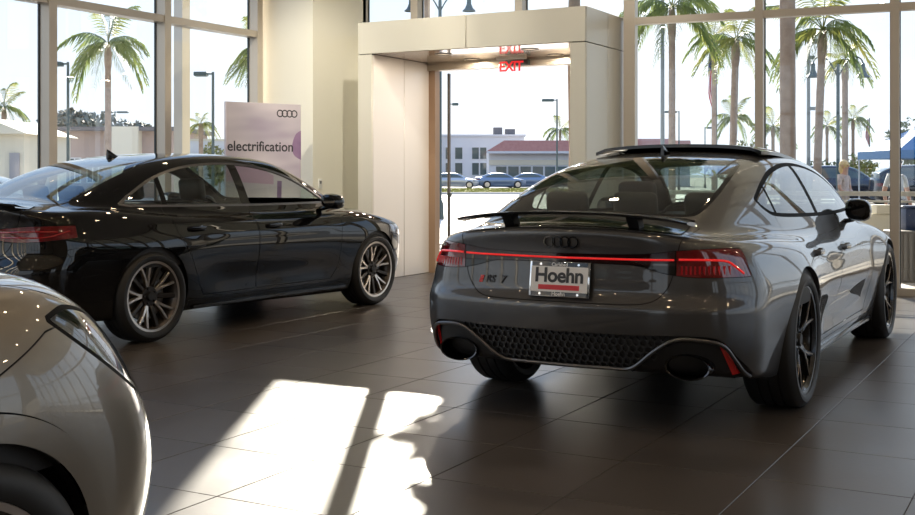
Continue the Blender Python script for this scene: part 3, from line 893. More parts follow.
def interior(car, WB, seat_z, floor_z, belt_z, half, x_dash, x_front, x_rear, wheel_side=1):
    r = car.root
    MB().box(x_rear-0.45, x_dash+0.25, -half, half, floor_z-0.03, floor_z).build('cabin_floor', M_INT, r)
    d = MB(); d.prism([(x_dash-0.12, belt_z-0.34), (x_dash-0.14, belt_z-0.12), (x_dash-0.05, belt_z-0.03), (x_dash+0.25, belt_z-0.02), (x_dash+0.42, belt_z-0.05), (x_dash+0.42, belt_z-0.4)], -half, half, 'xz')
    d.build('dashboard', M_INT, r)
    MB().bevbox(x_rear-0.62, x_rear-0.18, -half, half, belt_z-0.14, belt_z-0.08, 0.02).build('parcel_shelf', M_INT, r)
    for s_ in (1, -1): seat(r, x_front, s_*0.36, seat_z-0.06, M_LEATHER, back_h=0.54)
    for s_ in (1, 0, -1): seat(r, x_rear, s_*0.42, seat_z-0.06, M_LEATHER, w=0.41 if s_ else 0.36, back_h=0.50, tilt=0.36)
    st = MB(); st.lathe([(0.165, -0.012), (0.177, -0.012), (0.183, 0), (0.177, 0.012), (0.165, 0.012)], 28, 'x', closed=True)
    st.box(-0.01, 0.01, -0.16, 0.16, -0.02, 0.02)
    st.build('steering_wheel', M_INT, r, (x_dash-0.27, 0.36*wheel_side, belt_z-0.10), (0, 0.35, 0))

def liner(car, windows, h=0.045, zmin=0.55, mat=None):
    """dark inner trim: coarse shell pushed inwards, windows left open"""
    m = mesh_levelset(car.F, *car.dims, h)
    for fn in windows:
        _, m = clip(m, fn(m))
    m, _ = clip(m, zmin - m[0][:, 2])
    link_mesh('cabin_lining', to_mesh(m, 'cabin_lining', -0.028, False), mat or M_INT, car.root)

M_DARKMIR = pbr('dark_mirror', (0.10, 0.10, 0.11), 0.03, metal=1.0)
def mirror(car, x, y, z, sg, mat, mat_glass, s=1.0, hw=0.115, hh=0.068):
    mb = MB()
    vs = []; fs = []; n = 16; st = [(-0.075, 0.55), (-0.06, 0.86), (-0.02, 1.0), (0.03, 0.96), (0.07, 0.78), (0.10, 0.48), (0.115, 0.12)]
    for (dx, k) in st:
        for i in range(n):
            a = 2*math.pi*i/n
            cy, cz = math.cos(a), math.sin(a)
            yy = hw*math.copysign(abs(cy)**0.75, cy)*k; zz = hh*math.copysign(abs(cz)**0.75, cz)*k
            vs.append((x+dx*s, sg*(y+(yy-0.02*dx/0.1)*s), z+(zz - 0.25*yy*0.3)*s))
    for i in range(len(st)-1):
        for k in range(n): fs.append((i*n+k, i*n+(k+1) % n, (i+1)*n+(k+1) % n, (i+1)*n+k))
    fs.append(tuple(range((len(st)-1)*n, len(st)*n)))
    mb.add(vs, fs, True)
    o = mb.build('mirror', mat, car.root)
    g_ = MB(); g_.add([vs[i] for i in range(n)], [tuple(range(n))], False)
    g_.build('mirror_glass', mat_glass, o)
    y_in = float(car.sy(x+0.08, z-0.075))
    MB().tube([(x+0.08, sg*(y_in-0.02), z-0.085), (x+0.06, sg*(y_in+0.05), z-0.072), (x+0.03, sg*(y-0.04), z-0.045)], [0.028, 0.022, 0.026], 10, flat=(1.3, 0.7)).build('mirror_stalk', mat, o)
    return o

def handle(car, x, z, sg, mat, L=0.20):
    y = float(car.sy(x, z)); y2 = float(car.sy(x+L/2, z)); y1 = float(car.sy(x-L/2, z))
    mb = MB().tube([(x-L/2, sg*(y1-0.012), z), (x-L/2+0.025, sg*(y1+0.022), z), (x, sg*(y+0.034), z+0.002), (x+L/2-0.025, sg*(y2+0.022), z), (x+L/2, sg*(y2-0.012), z)], [0.012, 0.014, 0.014, 0.014, 0.012], 8, flat=(0.7, 1.25))
    mb.build('door_handle', mat, car.root)
    pts = [(x+0.085*math.cos(a), sg*(float(car.sy(x+0.085*math.cos(a), z+0.030*math.sin(a)))+0.0015), z+0.030*math.sin(a)) for a in np.linspace(0, 2*math.pi, 20)[:-1]]
    MB().add(pts, [tuple(range(len(pts)))], False).build('handle_recess', M_GLOSSBLK, car.root)

def shark_fin(car, x, mat, s=1.0):
    z = float(car.sz(x, 0.0, 0.9))
    mb = MB(); vs = []; fs = []; n = 12
    secs = [(-0.075, 0.010, 0.085), (-0.05, 0.013, 0.078), (-0.01, 0.020, 0.055), (0.04, 0.024, 0.026), (0.09, 0.016, 0.008), (0.10, 0.006, 0.002)]
    for (dx, w, h) in secs:
        for i in range(n):
            a = math.pi*i/(n-1)
            vs.append((x+dx*s, w*s*1.3*math.cos(a), z-0.008+h*s*math.sin(a)**0.8 if 0 < i < n-1 else z-0.012))
    for i in range(len(secs)-1):
        for k in range(n-1): fs.append((i*n+k, i*n+k+1, (i+1)*n+k+1, (i+1)*n+k))
    fs.append(tuple(range(n)))
    mb.add(vs, fs, True); return mb.build('roof_antenna', mat, car.root)

def trail(car, pts, r, name, mat, n=6, out=0.0, rear=True, mirror_=True, flat=None):
    """a strip laid on the rear (or front) face through (y, z) points"""
    q = smooth_open(pts, 6)
    x = car.sxr(np.abs(q[:, 0]), q[:, 1]) if rear else car.sxf(np.abs(q[:, 0]), q[:, 1])
    mb = MB()
    s = -1 if rear else 1
    P = [(x[i]+s*out, q[i, 0], q[i, 1]) for i in range(len(q))]
    mb.tube(P, r, n, flat=flat)
    if mirror_: mb.tube([(a, -b, c) for a, b, c in P], r, n, flat=flat)
    return mb.build(name, mat, car.root)
def trail2(car, pts, r, name, mat, **kw):
    trail(car, pts, r, name, mat, mirror_=False, **kw); trail(car, [(-a, b) for a, b in pts], r, name, mat, mirror_=False, **kw)
def smooth_open(pts, n=6):
    P = [np.array(p, float) for p in pts]; out = []
    for i in range(len(P)-1):
        p0 = P[max(i-1, 0)]; p1 = P[i]; p2 = P[i+1]; p3 = P[min(i+2, len(P)-1)]
        for k in range(n):
            s = k/n
            out.append(0.5*((2*p1) + (-p0+p2)*s + (2*p0-5*p1+4*p2-p3)*s*s + (-p0+3*p1-3*p2+p3)*s**3))
    out.append(P[-1]); return np.array(out)

# ================================================================== 1. the dark grey sports fastback
zr_x = [-1.15, -0.95, -0.72, -0.40, 0.0, 0.40, 0.80, 1.20, 1.60, 1.98, 2.30, 2.60, 2.85, 3.05]
zr_z = [0.86, 0.955, 1.052, 1.172, 1.283, 1.350, 1.388, 1.400, 1.390, 1.345, 1.245, 1.110, 0.985, 0.88]
RS = dict(wb=2.93, rf=0.045, flare=0.030, fw=0.40, fz=0.62, scoop=0.030, scz=0.40, crease=0.0,
    W=spline([-1.25, -0.95, -0.5, 0, 0.5, 1.4, 2.3, 2.93, 3.35, 3.65, 3.95], [0.80, 0.868, 0.925, 0.945, 0.935, 0.925, 0.93, 0.94, 0.91, 0.86, 0.78]),
    A=spline([0.12, 0.22, 0.35, 0.50, 0.62, 0.74, 0.84, 0.92, 1.0, 1.1], [0.10, 0.06, 0.032, 0.012, 0.0, 0.014, 0.050, 0.090, 0.155, 0.26]),
    zd=spline([-1.25, -1.05, -0.8, -0.3, 0.3, 1.2, 2.0, 2.6, 3.0, 3.4, 3.7, 3.95], [0.980, 0.988, 0.998, 1.003, 0.985, 0.96, 0.965, 0.975, 0.925, 0.845, 0.75, 0.63]),
    crown=0.10, crown4=0.06,
    xr=spline([0.18, 0.30, 0.40, 0.50, 0.58, 0.615, 0.65, 0.72, 0.80, 0.88, 0.94, 0.98, 1.05], [-0.96, -1.05, -1.095, -1.118, -1.126, -1.122, -1.100, -1.085, -1.078, -1.080, -1.092, -1.105, -1.11]),
    xf=spline([0.15, 0.3, 0.45, 0.6, 0.7, 0.8, 0.9], [3.74, 3.84, 3.875, 3.875, 3.845, 3.78, 3.68]),
    pr=(0.10, 0.16), pf=(0.16, 0.30), zb=spline([-1.2, -0.75, -0.45, 0.5, 3.4, 3.95], [0.295, 0.26, 0.205, 0.175, 0.165, 0.20]),
    kr=0.20, kf=0.24, kt=0.055,
    zr=spline(zr_x, zr_z), zn=slope_norm(zr_x, zr_z), xmid=1.2, rc=0.07, rc4=0.16,
    G=spline([-1.15, -0.8, -0.4, 0.2, 0.8, 1.4, 2.0, 2.5, 3.0], [0.585, 0.648, 0.70, 0.765, 0.79, 0.795, 0.785, 0.745, 0.66]),
    zg=0.95, t1=0.40, t2=0.35, kg=0.11, kb=0.045)
rs = Car('sports_fastback', 'dark metallic grey sports fastback with raised rear wing and full-width red light strip', 'car',
         (-2.25, 6.24, 0), math.radians(90), body_field(RS), (-1.35, 4.05, 1.08, 0.10, 1.50), 0.016)
RR, RX = 0.360, 2.93
ARCH = 0.388
for xc in (0.0, RX):
    P = rs.rest[0]
    rs.cut(np.maximum(np.hypot(P[:, 0]-xc, P[:, 2]-RR-0.005) - ARCH, 0.45-np.abs(P[:, 1])))
rs_dlo = smooth_poly([(2.40, 0.985), (2.16, 1.135), (1.85, 1.245), (1.45, 1.305), (1.0, 1.312), (0.55, 1.268), (0.22, 1.195), (-0.03, 1.110), (0.04, 1.055), (0.17, 1.012), (0.6, 0.992), (1.5, 0.978)], 6, (0, 7))
rs_rw = smooth_poly([(-0.735, -0.2), (-0.735, 0.25), (-0.72, 0.45), (-0.66, 0.545), (-0.40, 0.572), (0.0, 0.552), (0.28, 0.515), (0.345, 0.44), (0.37, 0.2), (0.37, -0.2)], 6, (0, 9))
rs_ws = smooth_poly([(2.02, -0.2), (2.02, 0.35), (1.98, 0.53), (2.10, 0.59), (2.45, 0.645), (2.70, 0.66), (2.80, 0.4), (2.83, 0.0), (2.83, -0.2)], 6, (0, 8))
def rs_side(m): return rs.d_side(rs_dlo, m, 0.42)
def rs_rear(m): return rs.d_top(rs_rw, m, 0.9)
def rs_wind(m): return rs.d_top(rs_ws, m, 0.9)
def band_x(m, a, b): return np.maximum(a - m[0][:, 0], m[0][:, 0] - b)
# side glass with pillar trims
sg_ = rs.cut(rs_side(rs.rest))
g_, tr = clip(sg_, rs_side(sg_)+0.022)
rs.put(tr, 'window_trim', M_WINTRIM, True)
pil, g_ = clip(g_, band_x(g_, 1.08, 1.165)); rs.put(pil, 'pillar_trim', M_WINTRIM, True)
pil, g_ = clip(g_, band_x(g_, 0.20, 0.235)); rs.put(pil, 'pillar_trim', M_WINTRIM, True)
for (a_, b_) in ((-0.5, 0.20), (0.20, 1.12), (1.12, 2.6)):
    q_, g_ = clip(g_, band_x(g_, a_, b_)); rs.put(q_, 'side_window', M_CARGLASS_D if b_ < 1.5 else M_CARGLASS_S, True)
rs.glass(rs_rear, 'rear_window', M_CARGLASS, M_GLOSSBLK, 0.022)
rs.glass(rs_wind, 'windshield', M_CARGLASS, M_GLOSSBLK, 0.02)
# sunroof opening with tilted glass panel
rs_sun = smooth_poly([(0.78, -0.2), (0.78, 0.40), (0.84, 0.49), (1.2, 0.50), (1.48, 0.49), (1.55, 0.40), (1.56, -0.2)], 4, (0, 6))
rs.panel(lambda m: rs.d_top(rs_sun, m, 1.2), 'sunroof_frame', M_GLOSSBLK)
mb = MB(); vs = []; nxs, nys = 8, 17
for j in range(nys):
    y = -0.535 + 1.07*j/(nys-1)
    for i in range(nxs):
        x = 0.70 + 0.84*i/(nxs-1)
        e = 1 - 0.06*max(0, abs(y)-0.46)/0.075
        z = float(rs.sz(x, y, 0.9)) + 0.010 + 0.040*(1-i/(nxs-1))
        vs.append((x, y, z))
n_ = len(vs); vs += [(x, y, z-0.020) for x, y, z in vs]
fs = [(j*nxs+i, j*nxs+i+1, (j+1)*nxs+i+1, (j+1)*nxs+i) for j in range(nys-1) for i in range(nxs-1)]
fs += [tuple(n_+k for k in f)[::-1] for f in fs]
loop = [i for i in range(nxs)] + [j*nxs+nxs-1 for j in range(1, nys)] + [(nys-1)*nxs+i for i in range(nxs-2, -1, -1)] + [j*nxs for j in range(nys-2, 0, -1)]
fs += [(loop[k], loop[(k+1) % len(loop)], n_+loop[(k+1) % len(loop)], n_+loop[k]) for k in range(len(loop))]
mb.add(vs, fs, True); mb.build('sunroof_panel', M_GLOSSBLK, rs.root)

# tail lamps: outer units, the strip across the lid, dark lower inserts
tl = smooth_poly([(-0.2, 0.812), (-0.2, 0.858), (0.20, 0.859), (0.42, 0.866), (0.56, 0.884), (0.74, 0.896), (0.83, 0.880), (0.905, 0.815), (0.935, 0.768), (0.90, 0.758), (0.80, 0.757), (0.62, 0.758), (0.50, 0.775), (0.36, 0.808)], 5, (0, 1))
def rs_tl(m): return rs.d_end(tl, -0.80, True, m)
lm = rs.cut(rs_tl(rs.rest))
lm, bd = clip(lm, rs_tl(lm)+0.003); rs.gaps.append(bd)
inner, outer = clip(lm, np.abs(lm[0][:, 1])-0.560)
outer, bd = clip(outer, 0.565-np.abs(outer[0][:, 1])); rs.gaps.append(bd)
rs.put(outer, 'tail_lamp', M_RED_LENS, True, label='dark red wraparound tail lamp')
dk, st_ = clip(inner, inner[0][:, 2]-0.812); 
rs.put(dk, 'lamp_insert', M_GLOSSBLK, True); rs.put(st_, 'light_strip', M_DARK_LENS, label='dark red light strip across the lid')
trail(rs, [(0.0, 0.836), (0.25, 0.837), (0.45, 0.838), (0.555, 0.84)], 0.0055, 'light_line', M_RED_BRIGHT, out=0.001)
trail2(rs, [(0.575, 0.842), (0.68, 0.842), (0.765, 0.836), (0.80, 0.812), (0.835, 0.775)], 0.0058, 'light_line', M_RED_BRIGHT, out=0.001)
for sg in (1, -1):
    for k in range(11):
        y = 0.590 + 0.0195*k
        x = float(rs.sxr(y, 0.79)); 
        MB().box(x-0.003, x+0.02, sg*y-0.0045, sg*y+0.0045, 0.772, 0.812).build('light_bar', M_RED_REFL if k > 6 else pbr('mid_red_lens', (0.45, 0.008, 0.012), 0.2, coat=1.0), rs.root)
# boot lid
lid = smooth_poly([(-0.2, 0.622), (0.34, 0.622), (0.46, 0.640), (0.525, 0.70), (0.555, 0.78), (0.575, 0.88), (0.60, 1.0), (0.60, 1.3), (-0.2, 1.3)], 5, (0, 7, 8))
rs.panel(lambda m: rs.d_end(lid, -0.76, True, m), 'boot_lid', M_GREY_PAINT)
# black honeycomb diffuser area, set back
dif = smooth_poly([(-0.2, 0.285), (-0.2, 0.478), (0.40, 0.482), (0.62, 0.488), (0.75, 0.476), (0.815, 0.40), (0.845, 0.27), (0.60, 0.235), (0.36, 0.270)], 4, (0, 1))
dm = rs.cut(rs.d_end(dif, -0.55, True))
dm = (dm[0] + np.array([0.035, 0, 0]), dm[1], dm[2])
rs.put(dm, 'diffuser', M_MATTBLK)
blade = [(0.0, 0.303), (0.22, 0.305), (0.345, 0.315), (0.47, 0.410), (0.57, 0.466), (0.70, 0.466), (0.775, 0.44), (0.815, 0.36), (0.84, 0.275)]
trail(rs, blade, 0.0095, 'diffuser_blade', pbr('dark_satin_metal', (0.13, 0.13, 0.135), 0.35, metal=0.9), n=8, out=-0.004, flat=(1.0, 1.0))
# fins / honeycomb lattice
mb = MB(); hs = 0.021
row = 0; z = 0.315
while z < 0.478:
    y = -0.56 + (hs*0.866 if row % 2 else 0)
    while y < 0.57:
        ay = abs(y)
        lim = 0.335 + 0.055 + (z-0.315)/0.155*0.20
        if ay < lim - 0.02:
            x = float(rs.sxr(ay, z)) + 0.026
            o_ = [(y+hs*0.98*math.sin(k*math.pi/3), z+hs*0.98*math.cos(k*math.pi/3)) for k in range(6)]
            i_ = [(y+hs*0.74*math.sin(k*math.pi/3), z+hs*0.74*math.cos(k*math.pi/3)) for k in range(6)]
            vs = [(x, a, b) for a, b in o_] + [(x, a, b) for a, b in i_] + [(x+0.012, a, b) for a, b in i_]
            fs = [(k, (k+1) % 6, 6+(k+1) % 6, 6+k) for k in range(6)] + [(6+k, 6+(k+1) % 6, 12+(k+1) % 6, 12+k) for k in range(6)]
            mb.add(vs, fs)
        y += hs*1.732
    z += hs*1.5; row += 1
tag(mb.build('honeycomb_mesh', M_MATTBLK, rs.root), kind='stuff')
# exhaust tips and reflectors
for sg in (1, -1):
    x = float(rs.sxr(0.615, 0.335))
    mb = MB(); n = 28; prof = [(1.0, 0.10), (1.0, -0.015), (0.97, -0.022), (0.90, -0.018), (0.86, 0.0), (0.84, 0.10)]
    vs = []
    for (k_, dx) in prof:
        for i in range(n):
            a = 2*math.pi*i/n; vs.append((x+0.01+dx, sg*0.612+0.112*k_*math.cos(a), 0.335+0.062*k_*math.sin(a)))
    fs = [(i*n+k, i*n+(k+1) % n, (i+1)*n+(k+1) % n, (i+1)*n+k) for i in range(len(prof)-1) for k in range(n)]
    fs.append(tuple((len(prof)-1)*n+k for k in range(n)))
    mb.add(vs, fs, True); mb.build('exhaust_tip', pbr('black_chrome', (0.08, 0.08, 0.085), 0.15, metal=1.0), rs.root)
    mb = MB(); vs = []
    for (yy, zz) in ((0.752, 0.452), (0.775, 0.452), (0.812, 0.300), (0.785, 0.292)):
        xx = float(rs.sxr(yy, zz)); vs.append((xx+0.012, sg*yy, zz))
    vs += [(x_+0.02, y_, z_) for x_, y_, z_ in vs]
    mb.add(vs, [(0, 1, 2, 3), (0, 4, 5, 1), (1, 5, 6, 2), (2, 6, 7, 3), (3, 7, 4, 0), (7, 6, 5, 4)])
    mb.build('reflector', M_RED_REFL, rs.root, None)
# doors, bonnet, front pieces
fd = smooth_poly([(1.145, 0.285), (2.20, 0.285), (2.31, 0.42), (2.33, 0.70), (2.40, 1.01), (1.9, 1.03), (1.145, 1.03)], 5, (0, 1, 4, 5, 6))
rd = smooth_poly([(1.14, 0.285), (0.56, 0.285), (0.47, 0.46), (0.36, 0.66), (0.24, 0.84), (0.17, 1.04), (1.14, 1.03)], 5, (0, 1, 5, 6))
rs.panel(lambda m: rs.d_side(fd, m, 0.5), 'door', M_GREY_PAINT, split=True)
rs.panel(lambda m: rs.d_side(rd, m, 0.5), 'door', M_GREY_PAINT, split=True)
fuel = smooth_poly([(-0.22, 0.78), (-0.22, 0.90), (-0.06, 0.90), (-0.06, 0.78)], 5)
hood = smooth_poly([(2.70, -0.2), (2.66, 0.55), (2.75, 0.72), (3.2, 0.70), (3.6, 0.62), (3.75, 0.40), (3.80, -0.2)], 5, (0, 6))
rs.panel(lambda m: rs.d_top(hood, m, 0.7), 'bonnet', M_GREY_PAINT)
hl = smooth_poly([(0.52, 0.62), (0.50, 0.68), (0.70, 0.745), (0.95, 0.76), (0.95, 0.70), (0.75, 0.63)], 4)
rs.panel(lambda m: rs.d_end(hl, 3.2, False, m), 'headlight', M_DARK_LENS, split=True)
gr = smooth_poly([(-0.2, 0.30), (-0.2, 0.66), (0.35, 0.66), (0.48, 0.52), (0.40, 0.30)], 3, (0, 1, 2, 3, 4))
rs.panel(lambda m: rs.d_end(gr, 3.4, False, m), 'grille', M_MATTBLK)
bmp = smooth_poly([(-0.2, 0.1), (-0.2, 0.70), (0.70, 0.70), (1.1, 0.70), (1.1, 0.1)], 2, (0, 1, 2, 3, 4))
rs.panel(lambda m: np.maximum(rs.d_end(bmp, -0.30, True, m), m[0][:, 2]-0.745), 'bumper', M_GREY_PAINT, gap=0.0)
sk = smooth_poly([(0.40, 0.10), (0.40, 0.255), (2.55, 0.255), (2.55, 0.10)], 2, (0, 1, 2, 3))
rs.panel(lambda m: rs.d_side(sk, m, 0.5), 'side_skirt', M_GREY_PAINT, split=True, gap=0.003)
rs.finish(M_GREY_PAINT, M_GAP)
for sg in (1, -1):
    xs = np.linspace(0.46, 2.48, 24); ys = rs.sy(xs, np.full(24, 0.205))
    mb = MB(); vs = []
    for i in range(24):
        o_ = ys[i] + 0.022
        vs += [(xs[i], sg*(o_-0.05), 0.212), (xs[i], sg*o_, 0.208), (xs[i], sg*o_, 0.192), (xs[i], sg*(o_-0.05), 0.186)]
    fs = [(i*4+k, i*4+(k+1) % 4, (i+1)*4+(k+1) % 4, (i+1)*4+k) for i in range(23) for k in range(4)] + [(0, 1, 2, 3), (95, 94, 93, 92)]
    mb.add(vs, fs); mb.build('sill_blade', M_GLOSSBLK, rs.root)
    handle(rs, 0.50, 0.80, sg, M_GREY_PAINT); handle(rs, 1.36, 0.785, sg, M_GREY_PAINT)
    mirror(rs, 1.90, 0.895, 1.00, sg, M_GLOSSBLK, M_DARKMIR, 1.0, 0.088, 0.078)
for xc in (0.0, RX): wheel_well(rs, xc, RR+0.005, ARCH, M_MATTBLK, M_GREY_PAINT)
MB().box(-0.35, 3.5, -0.66, 0.66, 0.185, 0.195).build('underbody', M_MATTBLK, rs.root)
liner(rs, [rs_side, rs_rear, rs_wind], zmin=0.55)
interior(rs, RX, 0.52, 0.30, 0.97, 0.74, 2.20, 1.42, 0.42)
MB().bevbox(-0.015, 0.015, -0.11, 0.11, -0.03, 0.03, 0.012).build('interior_mirror', M_INT, rs.root, (2.02, 0, 1.27))
shark_fin(rs, 0.50, M_GLOSSBLK, 0.78)
# raised wing
mb = MB(); vs = []; n = 31
for j in range(n):
    t = -1 + 2*j/(n-1); y = 0.615*t
    zc = 1.062 - 0.036*t*t - 0.010*abs(t)**6; xt = -1.105 + 0.075*t*t
    w = 0.215*(1-0.25*abs(t)**4)
    for (u, dz) in ((0, 0.000), (0.35, 0.004), (0.75, 0.002), (1.0, -0.008), (0.9, -0.018), (0.5, -0.016), (0.06, -0.010)):
        vs.append((xt+u*w, y, zc+dz - 0.006*u))
fs = [(j*7+k, j*7+(k+1) % 7, (j+1)*7+(k+1) % 7, (j+1)*7+k) for j in range(n-1) for k in range(7)] + [tuple(range(7)), tuple((n-1)*7+k for k in range(7))[::-1]]
mb.add(vs, fs, True); wing = mb.build('rear_wing', M_GREY_PAINT, rs.root)
for sg in (1, -1):
    mb = MB(); mb.prism([(-0.96, 0.96), (-0.90, 0.975), (-0.95, 1.05), (-1.03, 1.05)], sg*0.335-0.028, sg*0.335+0.028, 'xz'); mb.build('wing_arm', M_MATTBLK, wing)
# wing well: glossy black deck under the wing
mb = MB(); vs = []; ny_ = 25; 
for j in range(ny_):
    y = -0.56 + 1.12*j/(ny_-1)
    for x in (-1.03, -0.95, -0.86, -0.775):
        vs.append((x + 0.06*(y/0.56)**2, y, float(rs.sz(x + 0.06*(y/0.56)**2, y, 0.8)) + 0.004))
fs = [(j*4+k, j*4+k+1, (j+1)*4+k+1, (j+1)*4+k) for j in range(ny_-1) for k in range(3)]
mb.add(vs, fs, True); mb.build('wing_well', M_GLOSSBLK, rs.root)
# badges and plate
ROT_R = (math.radians(90), 0, math.radians(-90))
def rear_rot(pitch): return Matrix.Rotation(math.radians(-90), 4, 'Z') @ Matrix.Rotation(math.radians(90)+pitch, 4, 'X')
rings(rs.root, 'ring_emblem', M_GLOSSBLK, (float(rs.sxr(0.0, 0.912))-0.003, 0, 0.912), ROT_R, 0.058, 0.006, 0.006)
_xa, _xb = float(rs.sxr(0.0, 0.65)), float(rs.sxr(0.0, 0.81))
pl = MB().bevbox(-0.006, 0.006, -0.162, 0.162, -0.088, 0.088, 0.005).build('plate_frame', M_GLOSSBLK, rs.root, ((_xa+_xb)/2-0.014, 0, 0.730), (0, math.atan((_xb-_xa)/0.16), 0))
MB().bevbox(-0.004, 0.002, -0.160, 0.160, -0.086, 0.086, 0.003).build('frame_rim', M_CHROME, pl, (-0.004, 0, 0))
MB().box(-0.0015, 0.001, -0.150, 0.150, -0.062, 0.062).build('plate_face', pbr('plate_white', (0.80, 0.80, 0.80), 0.35), pl, (-0.010, 0, 0))
MB().box(-0.001, 0.001, -0.148, 0.148, 0.062, 0.083).build('frame_band', M_GLOSSBLK, pl, (-0.010, 0, 0))
MB().box(-0.001, 0.001, -0.148, 0.148, -0.083, -0.060).build('frame_band', M_GLOSSBLK, pl, (-0.010, 0, 0))
M_INK = pbr('dark_ink', (0.02, 0.02, 0.025), 0.4); M_WHITE_INK = pbr('white_ink', (0.8, 0.8, 0.8), 0.4)
link_mesh('lettering', text_mesh('Hoehn', 0.098, 0.0006, 0.0028, space=0.95), M_INK, pl, (-0.0125, 0, 0.016), ROT_R)
MB().box(-0.001, 0.001, -0.108, 0.108, -0.052, -0.028).build('red_bar', pbr('plate_red', (0.62, 0.02, 0.03), 0.4), pl, (-0.012, 0, 0))
link_mesh('lettering', text_mesh('Carlsbad', 0.024, 0.0006, 0.0004), M_WHITE_INK, pl, (-0.0118, 0, 0.0715), ROT_R)
link_mesh('lettering', text_mesh('Hoehn', 0.026, 0.0006, 0.0006), M_WHITE_INK, pl, (-0.0118, 0, -0.0725), ROT_R)
for sg in (1, -1):
    for zz in (0.0725, -0.0725): MB().lathe([(0.0001, 0.001), (0.006, 0.001), (0.007, 0)], 10, 'x', (-0.0125, sg*0.10, zz)).build('screw', M_CHROME, pl)
bx_ = float(rs.sxr(0.42, 0.715)); bang = math.atan((float(rs.sxr(0.48, 0.715))-float(rs.sxr(0.36, 0.715)))/0.12)
bd = link_mesh('model_badge', text_mesh('RS', 0.052, 0.003, 0.0012, shear=0.25), M_INK, rs.root, (bx_-0.004, 0.40, 0.712), (math.radians(90), 0, math.radians(-90)-bang))
link_mesh('badge_numeral', text_mesh('7', 0.052, 0.003, 0.0012, shear=0.25), M_INK, bd, (0.075, 0, 0))
MB().prism([(-0.016, -0.018), (0.004, -0.018), (0.016, 0.018), (-0.004, 0.018)], -0.003, 0.003, 'xy').build('badge_diamond', M_RED_REFL, bd, (-0.052, 0, 0))
mats = dict(rim=pbr('black_rim', (0.010, 0.010, 0.011), 0.25, metal=0.4, coat=0.5), spoke=pbr('black_spoke', (0.012, 0.012, 0.013), 0.22, metal=0.4, coat=0.5),
            edge=pbr('bronze_spoke_edge', (0.36, 0.27, 0.20), 0.3, metal=0.9), tire=M_RUBBER, disc=M_DISC, dark=M_MATTBLK)
fit_wheels(rs.root, build_wheel(RR, 0.275, 0.283, 'y5', mats, (pbr('dark_caliper', (0.03, 0.03, 0.03), 0.4), 0.2)), 0.955, 0.1375, (0.0, RX), RR)

# ================================================================== 2. the black sedan
zx = [-0.95, -0.72, -0.45, -0.10, 0.28, 0.65, 1.05, 1.45, 1.78, 2.08, 2.38, 2.65, 2.85]
zz_ = [0.88, 0.985, 1.105, 1.252, 1.358, 1.405, 1.420, 1.408, 1.360, 1.245, 1.098, 0.962, 0.85]
SD = dict(wb=2.82, flare=0.016, fw=0.42, fz=0.60, scoop=0.022, scz=0.40, crease=0.006, crz=0.775,
    W=spline([-1.15, -0.85, -0.4, 0, 0.6, 1.4, 2.2, 2.82, 3.2, 3.5, 3.8], [0.80, 0.862, 0.90, 0.91, 0.912, 0.912, 0.912, 0.91, 0.875, 0.81, 0.70]),
    A=spline([0.12, 0.22, 0.35, 0.50, 0.64, 0.73, 0.79, 0.85, 0.93, 1.0, 1.1], [0.10, 0.055, 0.026, 0.010, 0.0, 0.002, 0.014, 0.034, 0.066, 0.115, 0.22]),
    zd=spline([-1.15, -0.95, -0.75, -0.4, 0.1, 1.2, 2.0, 2.5, 2.9, 3.3, 3.6, 3.85], [1.040, 1.036, 1.038, 1.045, 1.01, 0.965, 0.965, 0.975, 0.925, 0.835, 0.735, 0.61]),
    crown=0.07, crown4=0.06,
    xr=spline([0.18, 0.30, 0.42, 0.52, 0.60, 0.66, 0.74, 0.84, 0.93, 1.0, 1.06], [-0.90, -1.0, -1.05, -1.065, -1.060, -1.030, -1.012, -1.012, -1.03, -1.062, -1.075]),
    xf=spline([0.15, 0.3, 0.45, 0.6, 0.7, 0.8, 0.9], [3.55, 3.65, 3.69, 3.69, 3.665, 3.60, 3.50]),
    pr=(0.13, 0.20), pf=(0.17, 0.32), zb=spline([-1.2, -0.75, -0.45, 0.5, 3.3, 3.8], [0.25, 0.22, 0.195, 0.185, 0.175, 0.21]),
    kr=0.20, kf=0.24, kt=0.05,
    zr=spline(zx, zz_), zn=slope_norm(zx, zz_), xmid=1.1, rc=0.07, rc4=0.16,
    G=spline([-0.9, -0.5, -0.1, 0.5, 1.2, 1.9, 2.4, 2.8], [0.615, 0.675, 0.725, 0.765, 0.778, 0.772, 0.725, 0.64]),
    zg=0.97, t1=0.38, t2=0.38, kg=0.10, kb=0.04)
sd_ = Car('sedan', 'gloss black four-door sedan with grey multi-spoke wheels parked by the left windows', 'car',
          (-6.93, 6.36, 0), math.radians(90-2.6), body_field(SD), (-1.25, 3.95, 1.05, 0.10, 1.52), 0.017)
SR, SX, SA = 0.338, 2.82, 0.362
for xc in (0.0, SX):
    P = sd_.rest[0]
    sd_.cut(np.maximum(np.hypot(P[:, 0]-xc, P[:, 2]-SR-0.005) - SA, 0.45-np.abs(P[:, 1])))
sd_dlo = smooth_poly([(2.30, 0.978), (2.02, 1.135), (1.72, 1.255), (1.35, 1.325), (0.95, 1.335), (0.55, 1.300), (0.22, 1.215), (-0.06, 1.085), (-0.17, 1.018), (-0.05, 0.998), (0.6, 0.985), (1.5, 0.975)], 6, (0, 8))
sd_rw = smooth_poly([(-0.56, -0.2), (-0.56, 0.25), (-0.54, 0.48), (-0.47, 0.575), (-0.15, 0.575), (0.15, 0.545), (0.27, 0.46), (0.30, 0.2), (0.30, -0.2)], 6, (0, 8))
